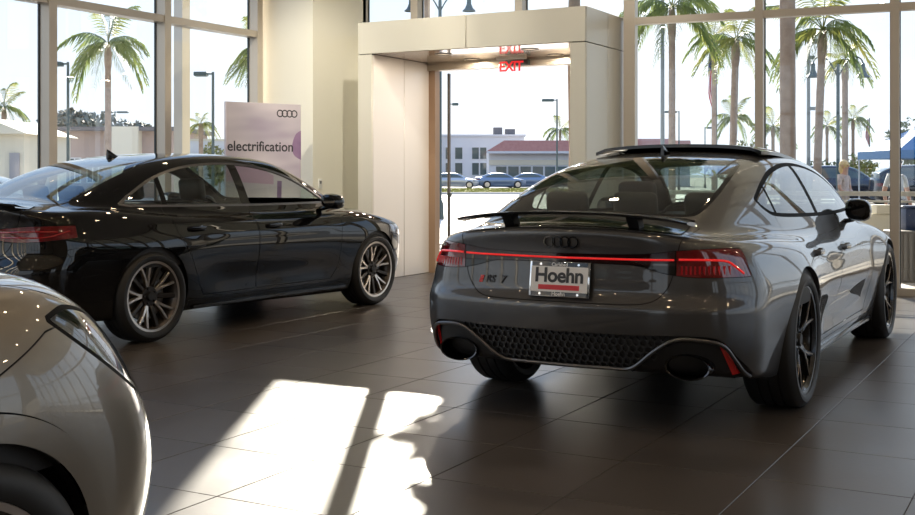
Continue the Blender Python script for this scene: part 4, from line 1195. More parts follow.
sd_ws = smooth_poly([(1.80, -0.2), (1.80, 0.35), (1.76, 0.52), (1.88, 0.585), (2.2, 0.635), (2.45, 0.645), (2.55, 0.4), (2.58, 0.0), (2.58, -0.2)], 6, (0, 8))
def sd_side(m): return sd_.d_side(sd_dlo, m, 0.42)
def sd_rear(m): return sd_.d_top(sd_rw, m, 0.9)
def sd_wind(m): return sd_.d_top(sd_ws, m, 0.9)
sg_ = sd_.cut(sd_side(sd_.rest))
g_, tr = clip(sg_, sd_side(sg_)+0.018); sd_.put(tr, 'window_trim', pbr('dark_satin_metal', (0.13, 0.13, 0.135), 0.35, metal=0.9), True)
pil, g_ = clip(g_, band_x(g_, 1.10, 1.20)); sd_.put(pil, 'pillar_trim', M_GLOSSBLK, True)
pil, g_ = clip(g_, band_x(g_, 0.245, 0.295)); sd_.put(pil, 'pillar_trim', M_GLOSSBLK, True)
q_, g_ = clip(g_, band_x(g_, -0.5, 0.27)); sd_.put(q_, 'side_window', M_CARGLASS_D, True)
q_, g_ = clip(g_, band_x(g_, 0.27, 1.15)); sd_.put(q_, 'side_window', M_CARGLASS, True)
# the front side windows are wound down; only the far one keeps its glass edge
q_, g_ = clip(g_, g_[0][:, 2]-0.992); sd_.put(q_, 'side_window', M_CARGLASS, True)
sd_.glass(sd_rear, 'rear_window', M_CARGLASS, M_GLOSSBLK, 0.02)
sd_.glass(sd_wind, 'windshield', M_CARGLASS, M_GLOSSBLK, 0.02)
tl2 = smooth_poly([(0.40, 0.800), (0.40, 0.855), (0.60, 0.880), (0.78, 0.888), (0.96, 0.885), (0.97, 0.845), (0.86, 0.800), (0.70, 0.775), (0.50, 0.775)], 5)
def sd_tl(m): return sd_.d_end(tl2, -0.66, True, m)
lm = sd_.cut(sd_tl(sd_.rest)); lm, bd = clip(lm, sd_tl(lm)+0.003); sd_.gaps.append(bd)
inner, outer = clip(lm, np.abs(lm[0][:, 1])-0.58)
sd_.put(inner, 'tail_lamp', M_RED_LENS, True); sd_.put(outer, 'tail_lamp', M_RED_LENS, True, label='red tail lamp wrapping onto the rear wing')
trail2(sd_, [(0.44, 0.838), (0.58, 0.845), (0.72, 0.848), (0.80, 0.845)], 0.005, 'light_line', M_RED_MID, out=0.001)
trail2(sd_, [(0.46, 0.805), (0.58, 0.806), (0.70, 0.806), (0.78, 0.815), (0.835, 0.85)], 0.005, 'light_line', M_RED_MID, out=0.001)
sd_lid = smooth_poly([(-0.2, 0.66), (0.40, 0.66), (0.50, 0.70), (0.565, 0.80), (0.60, 0.90), (0.64, 1.0), (0.64, 1.2), (-0.2, 1.2)], 5, (0, 6, 7))
sd_.panel(lambda m: sd_.d_end(sd_lid, -0.58, True, m), 'boot_lid', M_BLACK_PAINT)
fd = smooth_poly([(1.165, 0.30), (2.16, 0.30), (2.25, 0.42), (2.28, 0.70), (2.33, 1.0), (1.9, 1.02), (1.165, 1.02)], 5, (0, 1, 4, 5, 6))
rd = smooth_poly([(1.16, 0.30), (0.54, 0.30), (0.46, 0.44), (0.37, 0.62), (0.25, 0.80), (0.22, 1.04), (1.16, 1.02)], 5, (0, 1, 5, 6))
sd_.panel(lambda m: sd_.d_side(fd, m, 0.5), 'door', M_BLACK_PAINT, split=True)
sd_.panel(lambda m: sd_.d_side(rd, m, 0.5), 'door', M_BLACK_PAINT, split=True)
hood2 = smooth_poly([(2.45, -0.2), (2.42, 0.55), (2.5, 0.72), (2.95, 0.71), (3.35, 0.62), (3.52, 0.40), (3.57, -0.2)], 5, (0, 6))
sd_.panel(lambda m: sd_.d_top(hood2, m, 0.7), 'bonnet', M_BLACK_PAINT)
hl2 = smooth_poly([(0.46, 0.60), (0.45, 0.67), (0.65, 0.735), (0.95, 0.76), (0.95, 0.70), (0.72, 0.60)], 4)
sd_.panel(lambda m: sd_.d_end(hl2, 3.05, False, m), 'headlight', pbr('headlight_chrome', (0.10, 0.11, 0.13), 0.15, metal=0.6, coat=1.0), split=True)
gr2 = smooth_poly([(-0.2, 0.30), (-0.2, 0.64), (0.35, 0.64), (0.48, 0.50), (0.38, 0.30)], 3, (0, 1, 2, 3, 4))
sd_.panel(lambda m: sd_.d_end(gr2, 3.3, False, m), 'grille', M_MATTBLK)
sdb = smooth_poly([(-0.2, 0.1), (-0.2, 0.68), (0.70, 0.68), (1.1, 0.68), (1.1, 0.1)], 2, (0, 1, 2, 3, 4))
sd_.panel(lambda m: np.maximum(sd_.d_end(sdb, -0.32, True, m), m[0][:, 2]-0.73), 'bumper', M_BLACK_PAINT, gap=0.003)
sd_.panel(lambda m: np.maximum(sd_.d_end(sdb, 3.12, False, m), m[0][:, 2]-0.73), 'bumper', M_BLACK_PAINT, gap=0.003)
sk = smooth_poly([(0.38, 0.10), (0.38, 0.275), (2.44, 0.275), (2.44, 0.10)], 2, (0, 1, 2, 3))
sd_.panel(lambda m: sd_.d_side(sk, m, 0.5), 'side_skirt', M_BLACK_PAINT, split=True, gap=0.003)
sd_.finish(M_BLACK_PAINT, M_GAP)
for sg in (1, -1):
    handle(sd_, 0.46, 0.825, sg, M_BLACK_PAINT); handle(sd_, 1.36, 0.815, sg, M_BLACK_PAINT)
    mirror(sd_, 2.03, 1.0, 1.0, sg, M_BLACK_PAINT, M_CHROME)
    xs = np.linspace(0.44, 2.38, 20); ys = sd_.sy(xs, np.full(20, 0.215))
    mb = MB(); vs = []
    for i in range(20):
        o_ = ys[i] + 0.018; vs += [(xs[i], sg*(o_-0.05), 0.235), (xs[i], sg*o_, 0.225), (xs[i], sg*o_, 0.205), (xs[i], sg*(o_-0.05), 0.195)]
    fs = [(i*4+k, i*4+(k+1) % 4, (i+1)*4+(k+1) % 4, (i+1)*4+k) for i in range(19) for k in range(4)] + [(0, 1, 2, 3), (79, 78, 77, 76)]
    mb.add(vs, fs); mb.build('sill_blade', M_BLACK_PAINT, sd_.root)
for xc in (0.0, SX): wheel_well(sd_, xc, SR+0.005, SA, M_MATTBLK, M_BLACK_PAINT)
MB().box(-0.72, 3.35, -0.68, 0.68, 0.185, 0.195).build('underbody', M_MATTBLK, sd_.root)
liner(sd_, [sd_side, sd_rear, sd_wind], zmin=0.55)
interior(sd_, SX, 0.53, 0.32, 0.97, 0.72, 2.08, 1.36, 0.46)
shark_fin(sd_, 0.42, M_GLOSSBLK, 0.80)
mb = MB(); vs = []; n = 25     # boot-lid lip spoiler
for j in range(n):
    t = -1+2*j/(n-1); y = 0.60*t; xb = float(sd_.sxr(abs(y), 1.0)); zt = float(sd_.sz(xb+0.05, y, 0.8))
    vs += [(xb+0.10, y, zt+0.003), (xb+0.03, y, zt+0.016), (xb-0.035, y, zt+0.034), (xb-0.038, y, zt+0.022), (xb+0.0, y, zt-0.02)]
fs = [(j*5+k, j*5+k+1, (j+1)*5+k+1, (j+1)*5+k) for j in range(n-1) for k in range(4)]
mb.add(vs, fs, True); mb.build('lip_spoiler', M_GLOSSBLK, sd_.root)
mats2 = dict(rim=pbr('grey_rim', (0.10, 0.09, 0.085), 0.3, metal=0.7), spoke=pbr('dark_grey_spoke', (0.05, 0.045, 0.042), 0.35, metal=0.7),
             edge=pbr('light_grey_spoke', (0.58, 0.53, 0.48), 0.28, metal=0.9), tire=M_RUBBER, disc=M_DISC, dark=M_MATTBLK)
fit_wheels(sd_.root, build_wheel(SR, 0.245, 0.258, 'v5', mats2, (pbr('grey_caliper', (0.05, 0.05, 0.05), 0.4), 0.2)), 0.915, 0.1225, (0.0, SX), SR)
rings(sd_.root, 'ring_emblem', M_GLOSSBLK, (float(sd_.sxr(0.0, 0.90))-0.003, 0, 0.90), ROT_R, 0.056, 0.006, 0.006)
pl2 = MB().bevbox(-0.006, 0.006, -0.160, 0.160, -0.085, 0.085, 0.005).build('plate_frame', M_GLOSSBLK, sd_.root, (float(sd_.sxr(0.0, 0.76))-0.012, 0, 0.755))
MB().box(-0.001, 0.001, -0.15, 0.15, -0.075, 0.075).build('plate_face', MATS['plate_white'], pl2, (-0.008, 0, 0))

# ================================================================== 3. the silver-beige compact SUV
qx = [-1.0, -0.75, -0.5, -0.2, 0.2, 0.7, 1.2, 1.6, 1.9, 2.15, 2.4, 2.6]
qz = [1.10, 1.28, 1.42, 1.53, 1.575, 1.59, 1.58, 1.545, 1.46, 1.30, 1.12, 0.98]
QS = dict(wb=2.68, flare=0.030, fw=0.42, fz=0.66, scoop=0.03, scz=0.48, crease=0.0,
    W=spline([-1.1, -0.8, -0.4, 0, 0.6, 1.4, 2.2, 2.68, 3.0, 3.3, 3.6], [0.80, 0.86, 0.89, 0.90, 0.898, 0.895, 0.895, 0.895, 0.875, 0.82, 0.72]),
    A=spline([0.15, 0.28, 0.42, 0.58, 0.72, 0.82, 0.90, 0.98, 1.06, 1.16], [0.08, 0.045, 0.02, 0.006, 0.0, 0.010, 0.030, 0.060, 0.110, 0.22]),
    zd=spline([-1.1, -0.8, -0.3, 0.5, 1.5, 2.1, 2.45, 2.8, 3.1, 3.35, 3.5, 3.65], [1.06, 1.07, 1.05, 1.03, 1.04, 1.075, 1.090, 1.065, 1.015, 0.93, 0.84, 0.70]),
    crown=0.06, crown4=0.07,
    xr=spline([0.2, 0.4, 0.6, 0.8, 1.0, 1.2], [-0.80, -0.90, -0.92, -0.90, -0.88, -0.84]),
    xf=spline([0.18, 0.35, 0.48, 0.60, 0.70, 0.80, 0.90, 1.0], [3.44, 3.54, 3.56, 3.54, 3.49, 3.42, 3.33, 3.22]),
    pr=(0.10, 0.16), pf=(0.14, 0.30), zb=spline([-1.0, -0.5, 0.5, 2.2, 3.1, 3.6], [0.32, 0.27, 0.23, 0.23, 0.24, 0.27]),
    kr=0.20, kf=0.26, kt=0.07,
    zr=spline(qx, qz), zn=slope_norm(qx, qz), xmid=1.0, rc=0.06, rc4=0.12,
    G=spline([-0.95, -0.5, 0.2, 1.0, 1.7, 2.2, 2.6], [0.69, 0.735, 0.765, 0.775, 0.765, 0.725, 0.66]),
    zg=1.04, t1=0.30, t2=0.25, kg=0.10, kb=0.04)
SUV_LOC = (-3.03, -1.09, 0); SUV_RZ = math.radians(86.8)
qs = Car('compact_suv', 'warm silver compact suv showing its headlight and front wing beside the sunlit floor', 'car',
         SUV_LOC, SUV_RZ, body_field(QS), (-1.1, 3.75, 1.05, 0.15, 1.68), 0.018)
QR, QX, QA = 0.335, 2.68, 0.362
for xc in (0.0, QX):
    P = qs.rest[0]
    qs.cut(np.maximum(np.hypot(P[:, 0]-xc, P[:, 2]-QR-0.005) - QA, 0.42-np.abs(P[:, 1])))
q_dlo = smooth_poly([(2.12, 1.055), (1.9, 1.25), (1.6, 1.40), (1.2, 1.46), (0.6, 1.48), (0.0, 1.45), (-0.35, 1.38), (-0.50, 1.20), (-0.40, 1.12), (0.5, 1.075), (1.5, 1.055)], 6, (0,))
q_ws = smooth_poly([(1.64, -0.2), (1.64, 0.35), (1.60, 0.55), (1.75, 0.62), (2.1, 0.66), (2.3, 0.65), (2.42, 0.4), (2.45, -0.2)], 6, (0, 7))
q_rw = smooth_poly([(-0.85, -0.2), (-0.85, 0.45), (-0.78, 0.58), (-0.52, 0.56), (-0.42, 0.45), (-0.40, -0.2)], 6, (0, 5))
def q_side(m): return qs.d_side(q_dlo, m, 0.42)
def q_wind(m): return qs.d_top(q_ws, m, 1.0)
def q_rear(m): return qs.d_top(q_rw, m, 1.0)
qs.glass(q_side, 'side_window', M_CARGLASS_D, M_GLOSSBLK, 0.02, split=True)
qs.glass(q_wind, 'windshield', M_CARGLASS, M_GLOSSBLK, 0.02)
qs.glass(q_rear, 'rear_window', M_CARGLASS_D, M_GLOSSBLK, 0.02)
# headlight pod: clear cover over a dark housing with light units
q_hl = smooth_poly([(2.93, 0.925), (3.05, 0.940), (3.20, 0.900), (3.35, 0.812), (3.48, 0.69), (3.47, 0.625), (3.37, 0.655), (3.21, 0.742), (3.04, 0.848)], 5, (0,))
def q_hld(m):
    return np.maximum(qs.d_side(q_hl, m, 0.44), 2.9-m[0][:, 0])
hm = qs.cut(q_hld(qs.rest)); cover, rim_ = clip(hm, q_hld(hm)+0.011)
qs.put(rim_, 'headlight_rim', M_WINTRIM, True)
cov = qs.put(cover, 'headlight', M_HEADGLASS, True, label='clear angular headlight cover')
hc = mesh_levelset(qs.F, *qs.dims, 0.03); hin, _ = clip(hc, q_hld(hc)-0.02)
qs.put(hin, 'headlight_housing', pbr('headlight_inner', (0.48, 0.49, 0.53), 0.3, metal=0.7), True, push=-0.045)
for sg in (1, -1):
    for k, (xx, zz2) in enumerate(((3.12, 0.865), (3.24, 0.805), (3.36, 0.735))):
        y_ = float(qs.sy(xx, zz2)) - 0.075; xx -= 0.02
        MB().lathe([(0.0001, 0.004), (0.020, 0.006), (0.028, 0.012), (0.030, -0.02)], 16, 'y' , (xx, sg*y_, zz2)).build('light_unit', M_CHROME, cov[0 if sg > 0 else 1])
    pts = [(xx, sg*(float(qs.sy(xx, zz2))-0.012), zz2) for xx, zz2 in ((3.00, 0.868), (3.16, 0.785), (3.31, 0.705), (3.43, 0.645))]
    MB().tube(pts, 0.007, 6).build('running_light', pbr('white_light_bar', (0.8, 0.8, 0.82), 0.3), cov[0 if sg > 0 else 1])
# wheel arch mouldings
for xc in (0.0, QX):
    def arch_d(m, xc=xc): return np.maximum(np.hypot(m[0][:, 0]-xc, m[0][:, 2]-QR-0.005) - (QA+0.062), 0.42-np.abs(m[0][:, 1]))
    qs.panel(arch_d, 'arch_moulding', M_BEIGE_PAINT, gap=0.005, split=True, push=0.012)
hoodq = smooth_poly([(2.36, -0.2), (2.33, 0.60), (2.40, 0.745), (2.8, 0.745), (3.15, 0.70), (3.36, 0.60), (3.43, 0.40), (3.46, -0.2)], 5, (0, 7))
qs.panel(lambda m: qs.d_top(hoodq, m, 0.80), 'bonnet', M_BEIGE_PAINT)
grq = smooth_poly([(-0.2, 0.42), (-0.2, 0.80), (0.38, 0.80), (0.50, 0.66), (0.42, 0.42)], 3, (0, 1, 2, 3, 4))
qs.panel(lambda m: qs.d_end(grq, 3.2, False, m), 'grille', M_MATTBLK)
qb = smooth_poly([(2.68, 0.79), (2.925, 0.90), (3.7, 0.98), (3.8, 0.10), (2.7, 0.10)], 2, (0, 1, 2, 3, 4))
qi = smooth_poly([(3.30, 0.29), (3.30, 0.36), (3.36, 0.47), (3.7, 0.50), (3.7, 0.29)], 2, (0, 1, 2, 3, 4))
qs.panel(lambda m: np.maximum(qs.d_side(qi, m, 0.0), np.abs(m[0][:, 1])-0.80), 'air_intake', M_WINTRIM, gap=0.0)
ql = smooth_poly([(2.9, 0.1), (2.9, 0.325), (3.8, 0.325), (3.8, 0.1)], 2, (0, 1, 2, 3))
qs.panel(lambda m: qs.d_side(ql, m, 0.0), 'lower_valance', M_MATTBLK, gap=0.0)
qs.panel(lambda m: qs.d_side(qb, m, 0.0), 'bumper', M_BEIGE_PAINT, gap=0.004)
fd = smooth_poly([(1.12, 0.34), (2.06, 0.34), (2.14, 0.45), (2.16, 0.75), (2.18, 1.07), (1.12, 1.09)], 5, (0, 1, 4, 5))
rd = smooth_poly([(1.115, 0.34), (0.52, 0.34), (0.45, 0.50), (0.36, 0.72), (0.10, 0.95), (0.0, 1.11), (1.115, 1.09)], 5, (0, 1, 5, 6))
qs.panel(lambda m: qs.d_side(fd, m, 0.5), 'door', M_BEIGE_PAINT, split=True)
qs.panel(lambda m: qs.d_side(rd, m, 0.5), 'door', M_BEIGE_PAINT, split=True)
qs.finish(M_BEIGE_PAINT, M_GAP)
for sg in (1, -1):
    handle(qs, 0.45, 0.93, sg, M_BEIGE_PAINT); handle(qs, 1.30, 0.92, sg, M_BEIGE_PAINT)
    mirror(qs, 1.92, 1.0, 1.10, sg, M_BEIGE_PAINT, M_CHROME)
for xc in (0.0, QX): wheel_well(qs, xc, QR+0.005, QA, M_MATTBLK, M_MATTBLK)
MB().box(-0.6, 3.2, -0.66, 0.66, 0.235, 0.245).build('underbody', M_MATTBLK, qs.root)
liner(qs, [q_side, q_wind, q_rear], zmin=0.6)
interior(qs, QX, 0.62, 0.36, 1.05, 0.72, 1.95, 1.25, 0.35)
fit_wheels(qs.root, build_wheel(QR, 0.235, 0.245, 'v5', mats2), 0.905, 0.1175, (0.0, QX), QR)

# ================================================================== DISPLAY BOARD inside
bd_l, bd_r = Vector((-8.31, 9.81, 0)), Vector((-7.98, 10.74, 0))
bc = (bd_l+bd_r)/2; ang = math.atan2((bd_r-bd_l).y, (bd_r-bd_l).x); bw = (bd_r-bd_l).length
board = thing('display_board', 'tall lavender display board with dark lettering standing by the column', 'display board', (bc.x, bc.y, 0), ang)
def print_mat():
    m = bpy.data.materials.new('lavender_print'); m.use_nodes = True
    nt = m.node_tree; b = nt.nodes['Principled BSDF']; lk = nt.links.new; b.inputs['Roughness'].default_value = 0.45
    tc = nt.nodes.new('ShaderNodeTexCoord'); mp = nt.nodes.new('ShaderNodeMapping'); mp.inputs['Scale'].default_value = (0.7, 1, 2.2); mp.inputs['Rotation'].default_value = (0, 0.35, 0)
    n = nt.nodes.new('ShaderNodeTexNoise'); n.inputs['Scale'].default_value = 1.3; n.inputs['Detail'].default_value = 2
    r = nt.nodes.new('ShaderNodeValToRGB'); cr = r.color_ramp
    cr.elements[0].position = 0.30; cr.elements[0].color = (0.30, 0.26, 0.34, 1)
    cr.elements[1].position = 0.72; cr.elements[1].color = (0.60, 0.55, 0.57, 1)
    e_ = cr.elements.new(0.5); e_.color = (0.44, 0.40, 0.45, 1)
    lk(tc.outputs['Object'], mp.inputs[0]); lk(mp.outputs[0], n.inputs['Vector']); lk(n.outputs['Fac'], r.inputs['Fac']); lk(r.outputs['Color'], b.inputs['Base Color'])
    return m
BT = 2.04
MB().bevbox(-bw/2, bw/2, -0.02, 0.02, 0.04, BT, 0.004, 1).build('panel', print_mat(), board)
MB().bevbox(-bw/2+0.05, bw/2-0.05, -0.16, 0.16, 0.0, 0.04, 0.008, 1).build('base', M_FRAME, board)
RB = (math.radians(90), 0, 0)
link_mesh('lettering', text_mesh('electrification', 0.158, 0.0008, 0.0022), M_INK, board, (0.0-0.045, -0.0212, 1.545), RB)
rings(board, 'ring_emblem', M_INK, (bw/2-0.19, -0.0204, 1.93), RB, 0.088, 0.014, 0.001)
blob = smooth_poly([(bw/2-0.001, 1.74), (bw/2-0.07, 1.70), (bw/2-0.12, 1.58), (bw/2-0.10, 1.46), (bw/2-0.001, 1.40)], 5, (0, 4))
MB().add([(x, -0.0206, z) for x, z in blob], [tuple(range(len(blob)))]).build('printed_shape', pbr('purple_print', (0.15, 0.085, 0.19), 0.45, noise=(3.0, (0.28, 0.18, 0.30))), board)
MB().add([(x, -0.0206, z) for x, z in [(-bw/2+0.001, 1.44), (-0.15, 1.36), (0.12, 1.22), (0.12, 1.12), (-bw/2+0.001, 1.16)]], [(0, 1, 2, 3, 4)]).build('printed_shape', pbr('mauve_print', (0.42, 0.28, 0.38), 0.45), board)
MB().add([(x, -0.0206, z) for x, z in [(0.17, 1.16), (0.23, 1.16), (0.22, 0.70), (0.16, 0.70)]], [(0, 1, 2, 3)]).build('printed_shape', MATS['purple_print'], board)

# ================================================================== OUTSIDE
GZ = -0.15
gnd = MB().box(-260, 200, 13.31, 330, GZ-0.3, GZ).build('ground', pbr('asphalt', (0.13, 0.125, 0.12), 0.85, noise=(0.35, (0.17, 0.165, 0.155)))); tag(gnd, kind='structure')
gnd = MB().box(-260, -9.4, -60, 13.3, GZ-0.3, GZ).build('ground', MATS['asphalt']); tag(gnd, kind='structure')
gnd = MB().box(9.6, 200, -60, 13.3, GZ-0.3, GZ).build('ground', MATS['asphalt']); tag(gnd, kind='structure')
wk = MB().box(-9.4, 12, 13.31, 17.2, GZ, -0.03).build('walkway', pbr('pale_concrete', (0.52, 0.48, 0.43), 0.8, noise=(1.5, (0.58, 0.54, 0.48)))); tag(wk, kind='structure')

dw = MB().box(-75, -11, 17.25, 72, GZ, GZ+0.02).build('driveway', MATS['pale_concrete']); tag(dw, kind='structure')
def facing(name, label, cat, px, Z, group=None, z=GZ):
    """root whose local x runs to the right across the view and local -y looks back to the showroom"""
    p = at(px, Z, z); return thing(name, label, cat, p, YAW, group)
def wpx(px0, px1, Z): return (px1-px0)/FPX*Z

M_LEAF = pbr('palm_leaf', (0.075, 0.115, 0.035), 0.5, noise=(2.0, (0.16, 0.19, 0.05)))
M_LEAF_Y = pbr('yellowing_palm_leaf', (0.22, 0.21, 0.05), 0.5, noise=(2.0, (0.12, 0.16, 0.04)))
M_TRUNK = pbr('palm_trunk', (0.27, 0.19, 0.135), 0.85, noise=(5.0, (0.36, 0.27, 0.20)))
M_POLE = pbr('dark_green_pole', (0.055, 0.085, 0.085), 0.45, metal=0.3)
M_STEEL = pbr('grey_pole', (0.20, 0.22, 0.22), 0.4, metal=0.5)

def backlit(m, amt=0.45):
    nt = m.node_tree; b = nt.nodes['Principled BSDF']; o = next(n for n in nt.nodes if n.type == 'OUTPUT_MATERIAL')
    t = nt.nodes.new('ShaderNodeBsdfTranslucent'); mx = nt.nodes.new('ShaderNodeMixShader'); mx.inputs[0].default_value = amt
    src = b.inputs['Base Color'].links[0].from_socket
    g_ = nt.nodes.new('ShaderNodeHueSaturation'); g_.inputs['Value'].default_value = 1.6; nt.links.new(src, g_.inputs['Color']); nt.links.new(g_.outputs[0], t.inputs['Color'])
    nt.links.new(b.outputs[0], mx.inputs[1]); nt.links.new(t.outputs[0], mx.inputs[2]); nt.links.new(mx.outputs[0], o.inputs[0])
backlit(M_LEAF); backlit(M_LEAF_Y)
def frond_mesh(name, rise, droop, seed, mat, hang=0.8):
    """one feather palm leaf of length 1: rib and paired leaflets"""
    rnd = random.Random(seed); mb = MB(); n = 26
    def C(t): return Vector((t - 0.12*t*t, 0.03*math.sin(3*t), rise*t - droop*t*t))
    mb.tube([C(k/8) for k in range(9)], [0.012*(1-0.85*k/8) for k in range(9)], 3)
    for k in range(n):
        t = 0.14 + 0.86*k/(n-1); p = C(t); L_ = 0.30*math.sin(math.pi*(0.12+0.80*t))**0.7*(0.85+0.3*rnd.random()); w = 0.017
        for sg in (-1, 1):
            d = Vector((0.55, sg*(0.85-0.3*hang), -hang*(0.45+0.5*rnd.random()))).normalized()
            m_ = p + d*L_*0.5 + Vector((0, 0, 0.02)); e_ = p + d*L_ + Vector((0, 0, -0.10*hang*L_/0.3))
            mb.add([p+Vector((-w*.6, 0, 0)), p+Vector((w*.6, 0, 0)), m_+Vector((w, 0, 0)), m_+Vector((-w, 0, 0)), e_], [(0, 1, 2, 3), (3, 2, 4)])
    me = mb.mesh(name, False); me.materials.append(mat); return me
FRONDS = [frond_mesh('frond', 0.85, 1.10, 1, M_LEAF), frond_mesh('frond', 0.45, 1.15, 2, M_LEAF), frond_mesh('frond', 0.10, 1.05, 3, M_LEAF, 1.0), frond_mesh('frond', 1.1, 0.75, 4, M_LEAF_Y, 0.5), frond_mesh('frond', 0.35, 1.25, 5, M_LEAF_Y, 0.9)]
def palm(label, px, Z, z_top, tr_w, crown_r, n=20, lean=0.0, seed=0, yellow=0.2, px_top=None, picks=None):
    rnd = random.Random(seed+11)
    base = at(px, Z, GZ); t = thing('palm_tree', label, 'palm tree', base, 0, 'palm trees outside the showroom')
    top = at(px_top if px_top is not None else px, Z, z_top) - base
    pr = [(0.0, 1.25), (0.06, 1.05)] + [(0.1+0.74*k/14, 1.0-0.10*k/14 + (0.035 if k % 2 else -0.01)) for k in range(15)] + [(0.88, 1.12), (0.94, 1.15), (1.0, 0.7)]
    pts = [Vector((top.x*h**1.3, top.y*h**1.3, top.z*h)) for h, _ in pr]
    MB().tube(pts, [tr_w/2*r for _, r in pr], 12).build('trunk', M_TRUNK, t)
    for k in range(n):
        f = k/n; az = k*2.39996 + rnd.uniform(-.25, .25)
        pick = 3 if f < 0.2 else (0 if f < 0.45 else (1 if f < 0.75 else 2))
        if rnd.random() < yellow: pick = 4 if f > 0.4 else 3
        if picks: pick = picks[k % len(picks)]
        o_ = link_mesh('frond', FRONDS[pick], None, t, top, (rnd.uniform(-.25, .25), rnd.uniform(-.15, .15) - (0.45 if f < 0.2 else 0), az), None)
        s_ = crown_r*rnd.uniform(0.85, 1.15); o_.scale = (s_, s_, s_)
    return t
palm('tall queen palm with drooping fronds standing alone beyond the left windows', 108, 45, hz(44, 45), 0.26, 1.9, 18, seed=1, yellow=0.05)
palm('queen palm whose crown shows above the window rail right of the portal', 672, 38, hz(8, 38), 0.24, 1.9, 18, seed=2)
palm('slender palm behind the hanging flag', 714, 58, hz(36, 58), 0.26, 1.6, 13, seed=3, yellow=0.4)
palm('palm with full crown right of the flagpole', 732, 44, hz(40, 44), 0.30, 1.55, 16, seed=4, yellow=0.35, px_top=736)
palm('thick ringed palm trunk rising past the window rail', 788, 24, 13.0, 0.33, 2.2, 20, seed=5, px_top=786)
palm('leaning palm with yellow-green fronds beside the tall light pole', 816, 30, hz(30, 30), 0.22, 1.5, 18, seed=6, yellow=0.4, px_top=823)
palm('golden-tipped palm between the two bell lamps', 845, 50, hz(60, 50), 0.28, 1.1, 16, seed=7, yellow=0.8)
palm('small distant palm with upright crown left of the blue canopy', 853, 104, hz(118, 100), 0.3, 1.9, 14, seed=8, yellow=0.1)
palm('small distant palm seen between the bell lamp post and the leaning trunk', 827, 110, hz(126, 110), 0.3, 1.7, 14, seed=9, yellow=0.5)
palm('distant palm half behind the thick ringed trunk', 773, 78, hz(122, 70), 0.25, 1.6, 14, seed=10, yellow=0.3)
palm('short broad palm at the foot of the full-crowned palm', 734, 75, hz(118, 75), 0.3, 1.7, 14, seed=12, yellow=0.3)
palm('tiny palm behind the red-roofed shops', 560, 150, hz(130, 150), 0.3, 2.4, 12, seed=13, yellow=0.0)
palm('palm crown above the low roof at the far edge of the left window', 4, 75, hz(108, 75), 0.3, 1.9, 16, seed=14, yellow=0.0)
palm('palm half hidden behind the cream column', 264, 38, hz(52, 38), 0.24, 1.35, 18, seed=15, yellow=0.0)
palm('short sunlit palm in front of the white garden wall', 201, 52, hz(124, 52), 0.22, 0.75, 14, seed=16, yellow=0.6)
palm('tall palm trunk seen over the portal beside the mullion', 427, 46, 12.0, 0.26, 1.8, 18, seed=17, yellow=0.1)

def lamp_post(label, px, Z, z_top, arm=-1, L_=0.55, head=True, r=0.06, mat=None, double=False):
    t = facing('lamp_post', label, 'lamp post', px, Z, 'car park lamp posts')
    H_ = z_top-GZ
    MB().lathe([(0.0001, H_), (r*0.8, H_), (r, 0.4), (r*1.9, 0.38), (r*1.9, 0)], 12).build('pole', mat or M_POLE, t)
    for a_ in ((-1, 1) if double else (arm,)):
        if not head: continue
        MB().box(min(0, a_*0.3), max(0, a_*0.3), -0.03, 0.03, H_-0.10, H_-0.04).build('arm', mat or M_POLE, t)
        MB().bevbox(min(a_*0.2, a_*(0.2+L_)), max(a_*0.2, a_*(0.2+L_)), -0.20, 0.20, H_-0.16, H_, 0.03, 1).build('lamp_head', mat or M_POLE, t)
    return t
lamp_post('dark post with boxy lamp left of the lone queen palm', 68, 42, hz(62, 42), -1, 0.42)
lamp_post('dark boxy lamp post in front of the white garden wall', 213, 42, hz(72, 42), -1, 0.48)
lamp_post('twin-headed lamp post just behind the lone queen palm', 115, 95, hz(104, 85), 1, 0.9, double=True)
lamp_post('slim lamp post in front of the red-roofed shops', 557, 72, hz(102, 75), -1, 0.75)
lamp_post('slim lamp post behind the sliding door edge', 449, 72, hz(110, 80), 1, 0.4)
lamp_post('plain grey pole left of the queen palm trunk', 662.5, 44, 9.5, 1, 0.6, r=0.085, mat=M_STEEL)
lamp_post('small lamp post with arm behind the queen palm trunk', 679, 95, hz(111, 95), -1, 1.0)
lamp_post('small lamp post left of the flagpole', 705, 105, hz(127, 105), 1, 0.4)
t_ = lamp_post('tall square light pole beside the thick ringed trunk', 808.5, 40, hz(39, 40), 1, 0.22, r=0.07, mat=M_STEEL)
for zz_c, d_ in ((hz(57, 40), 0.22), (hz(108, 40), 0.3)):
    MB().box(0, d_, -0.05, 0.05, zz_c-GZ-0.08, zz_c-GZ+0.04).build('sensor_box', M_STEEL, t_)

def bell_post(label, px, Z, z_arm, spread, side=(-1, 1)):
    t = facing('bell_lamp_post', label, 'lamp post', px, Z, 'street lamps with bell shades')
    H_ = z_arm-GZ
    MB().lathe([(0.0001, H_+0.06), (0.03, H_+0.06), (0.05, H_-0.05), (0.055, 0.6), (0.10, 0.5), (0.12, 0)], 12).build('post', M_POLE, t)
    for s_ in side:
        pts = [(0, 0, H_-0.35), (s_*spread*0.25, 0, H_+0.02), (s_*spread*0.6, 0, H_+0.28), (s_*spread*0.9, 0, H_+0.22), (s_*spread, 0, H_+0.08)]
        MB().tube([tuple(p) for p in smooth3(pts)], 0.022, 6).build('arm', M_POLE, t)
        sh = MB().lathe([(0.02, 0.10), (0.06, 0.06), (0.07, -0.12), (0.12, -0.24), (0.21, -0.33), (0.19, -0.34)], 16).build('bell_shade', M_POLE, t, (s_*spread, 0, H_))
    return t
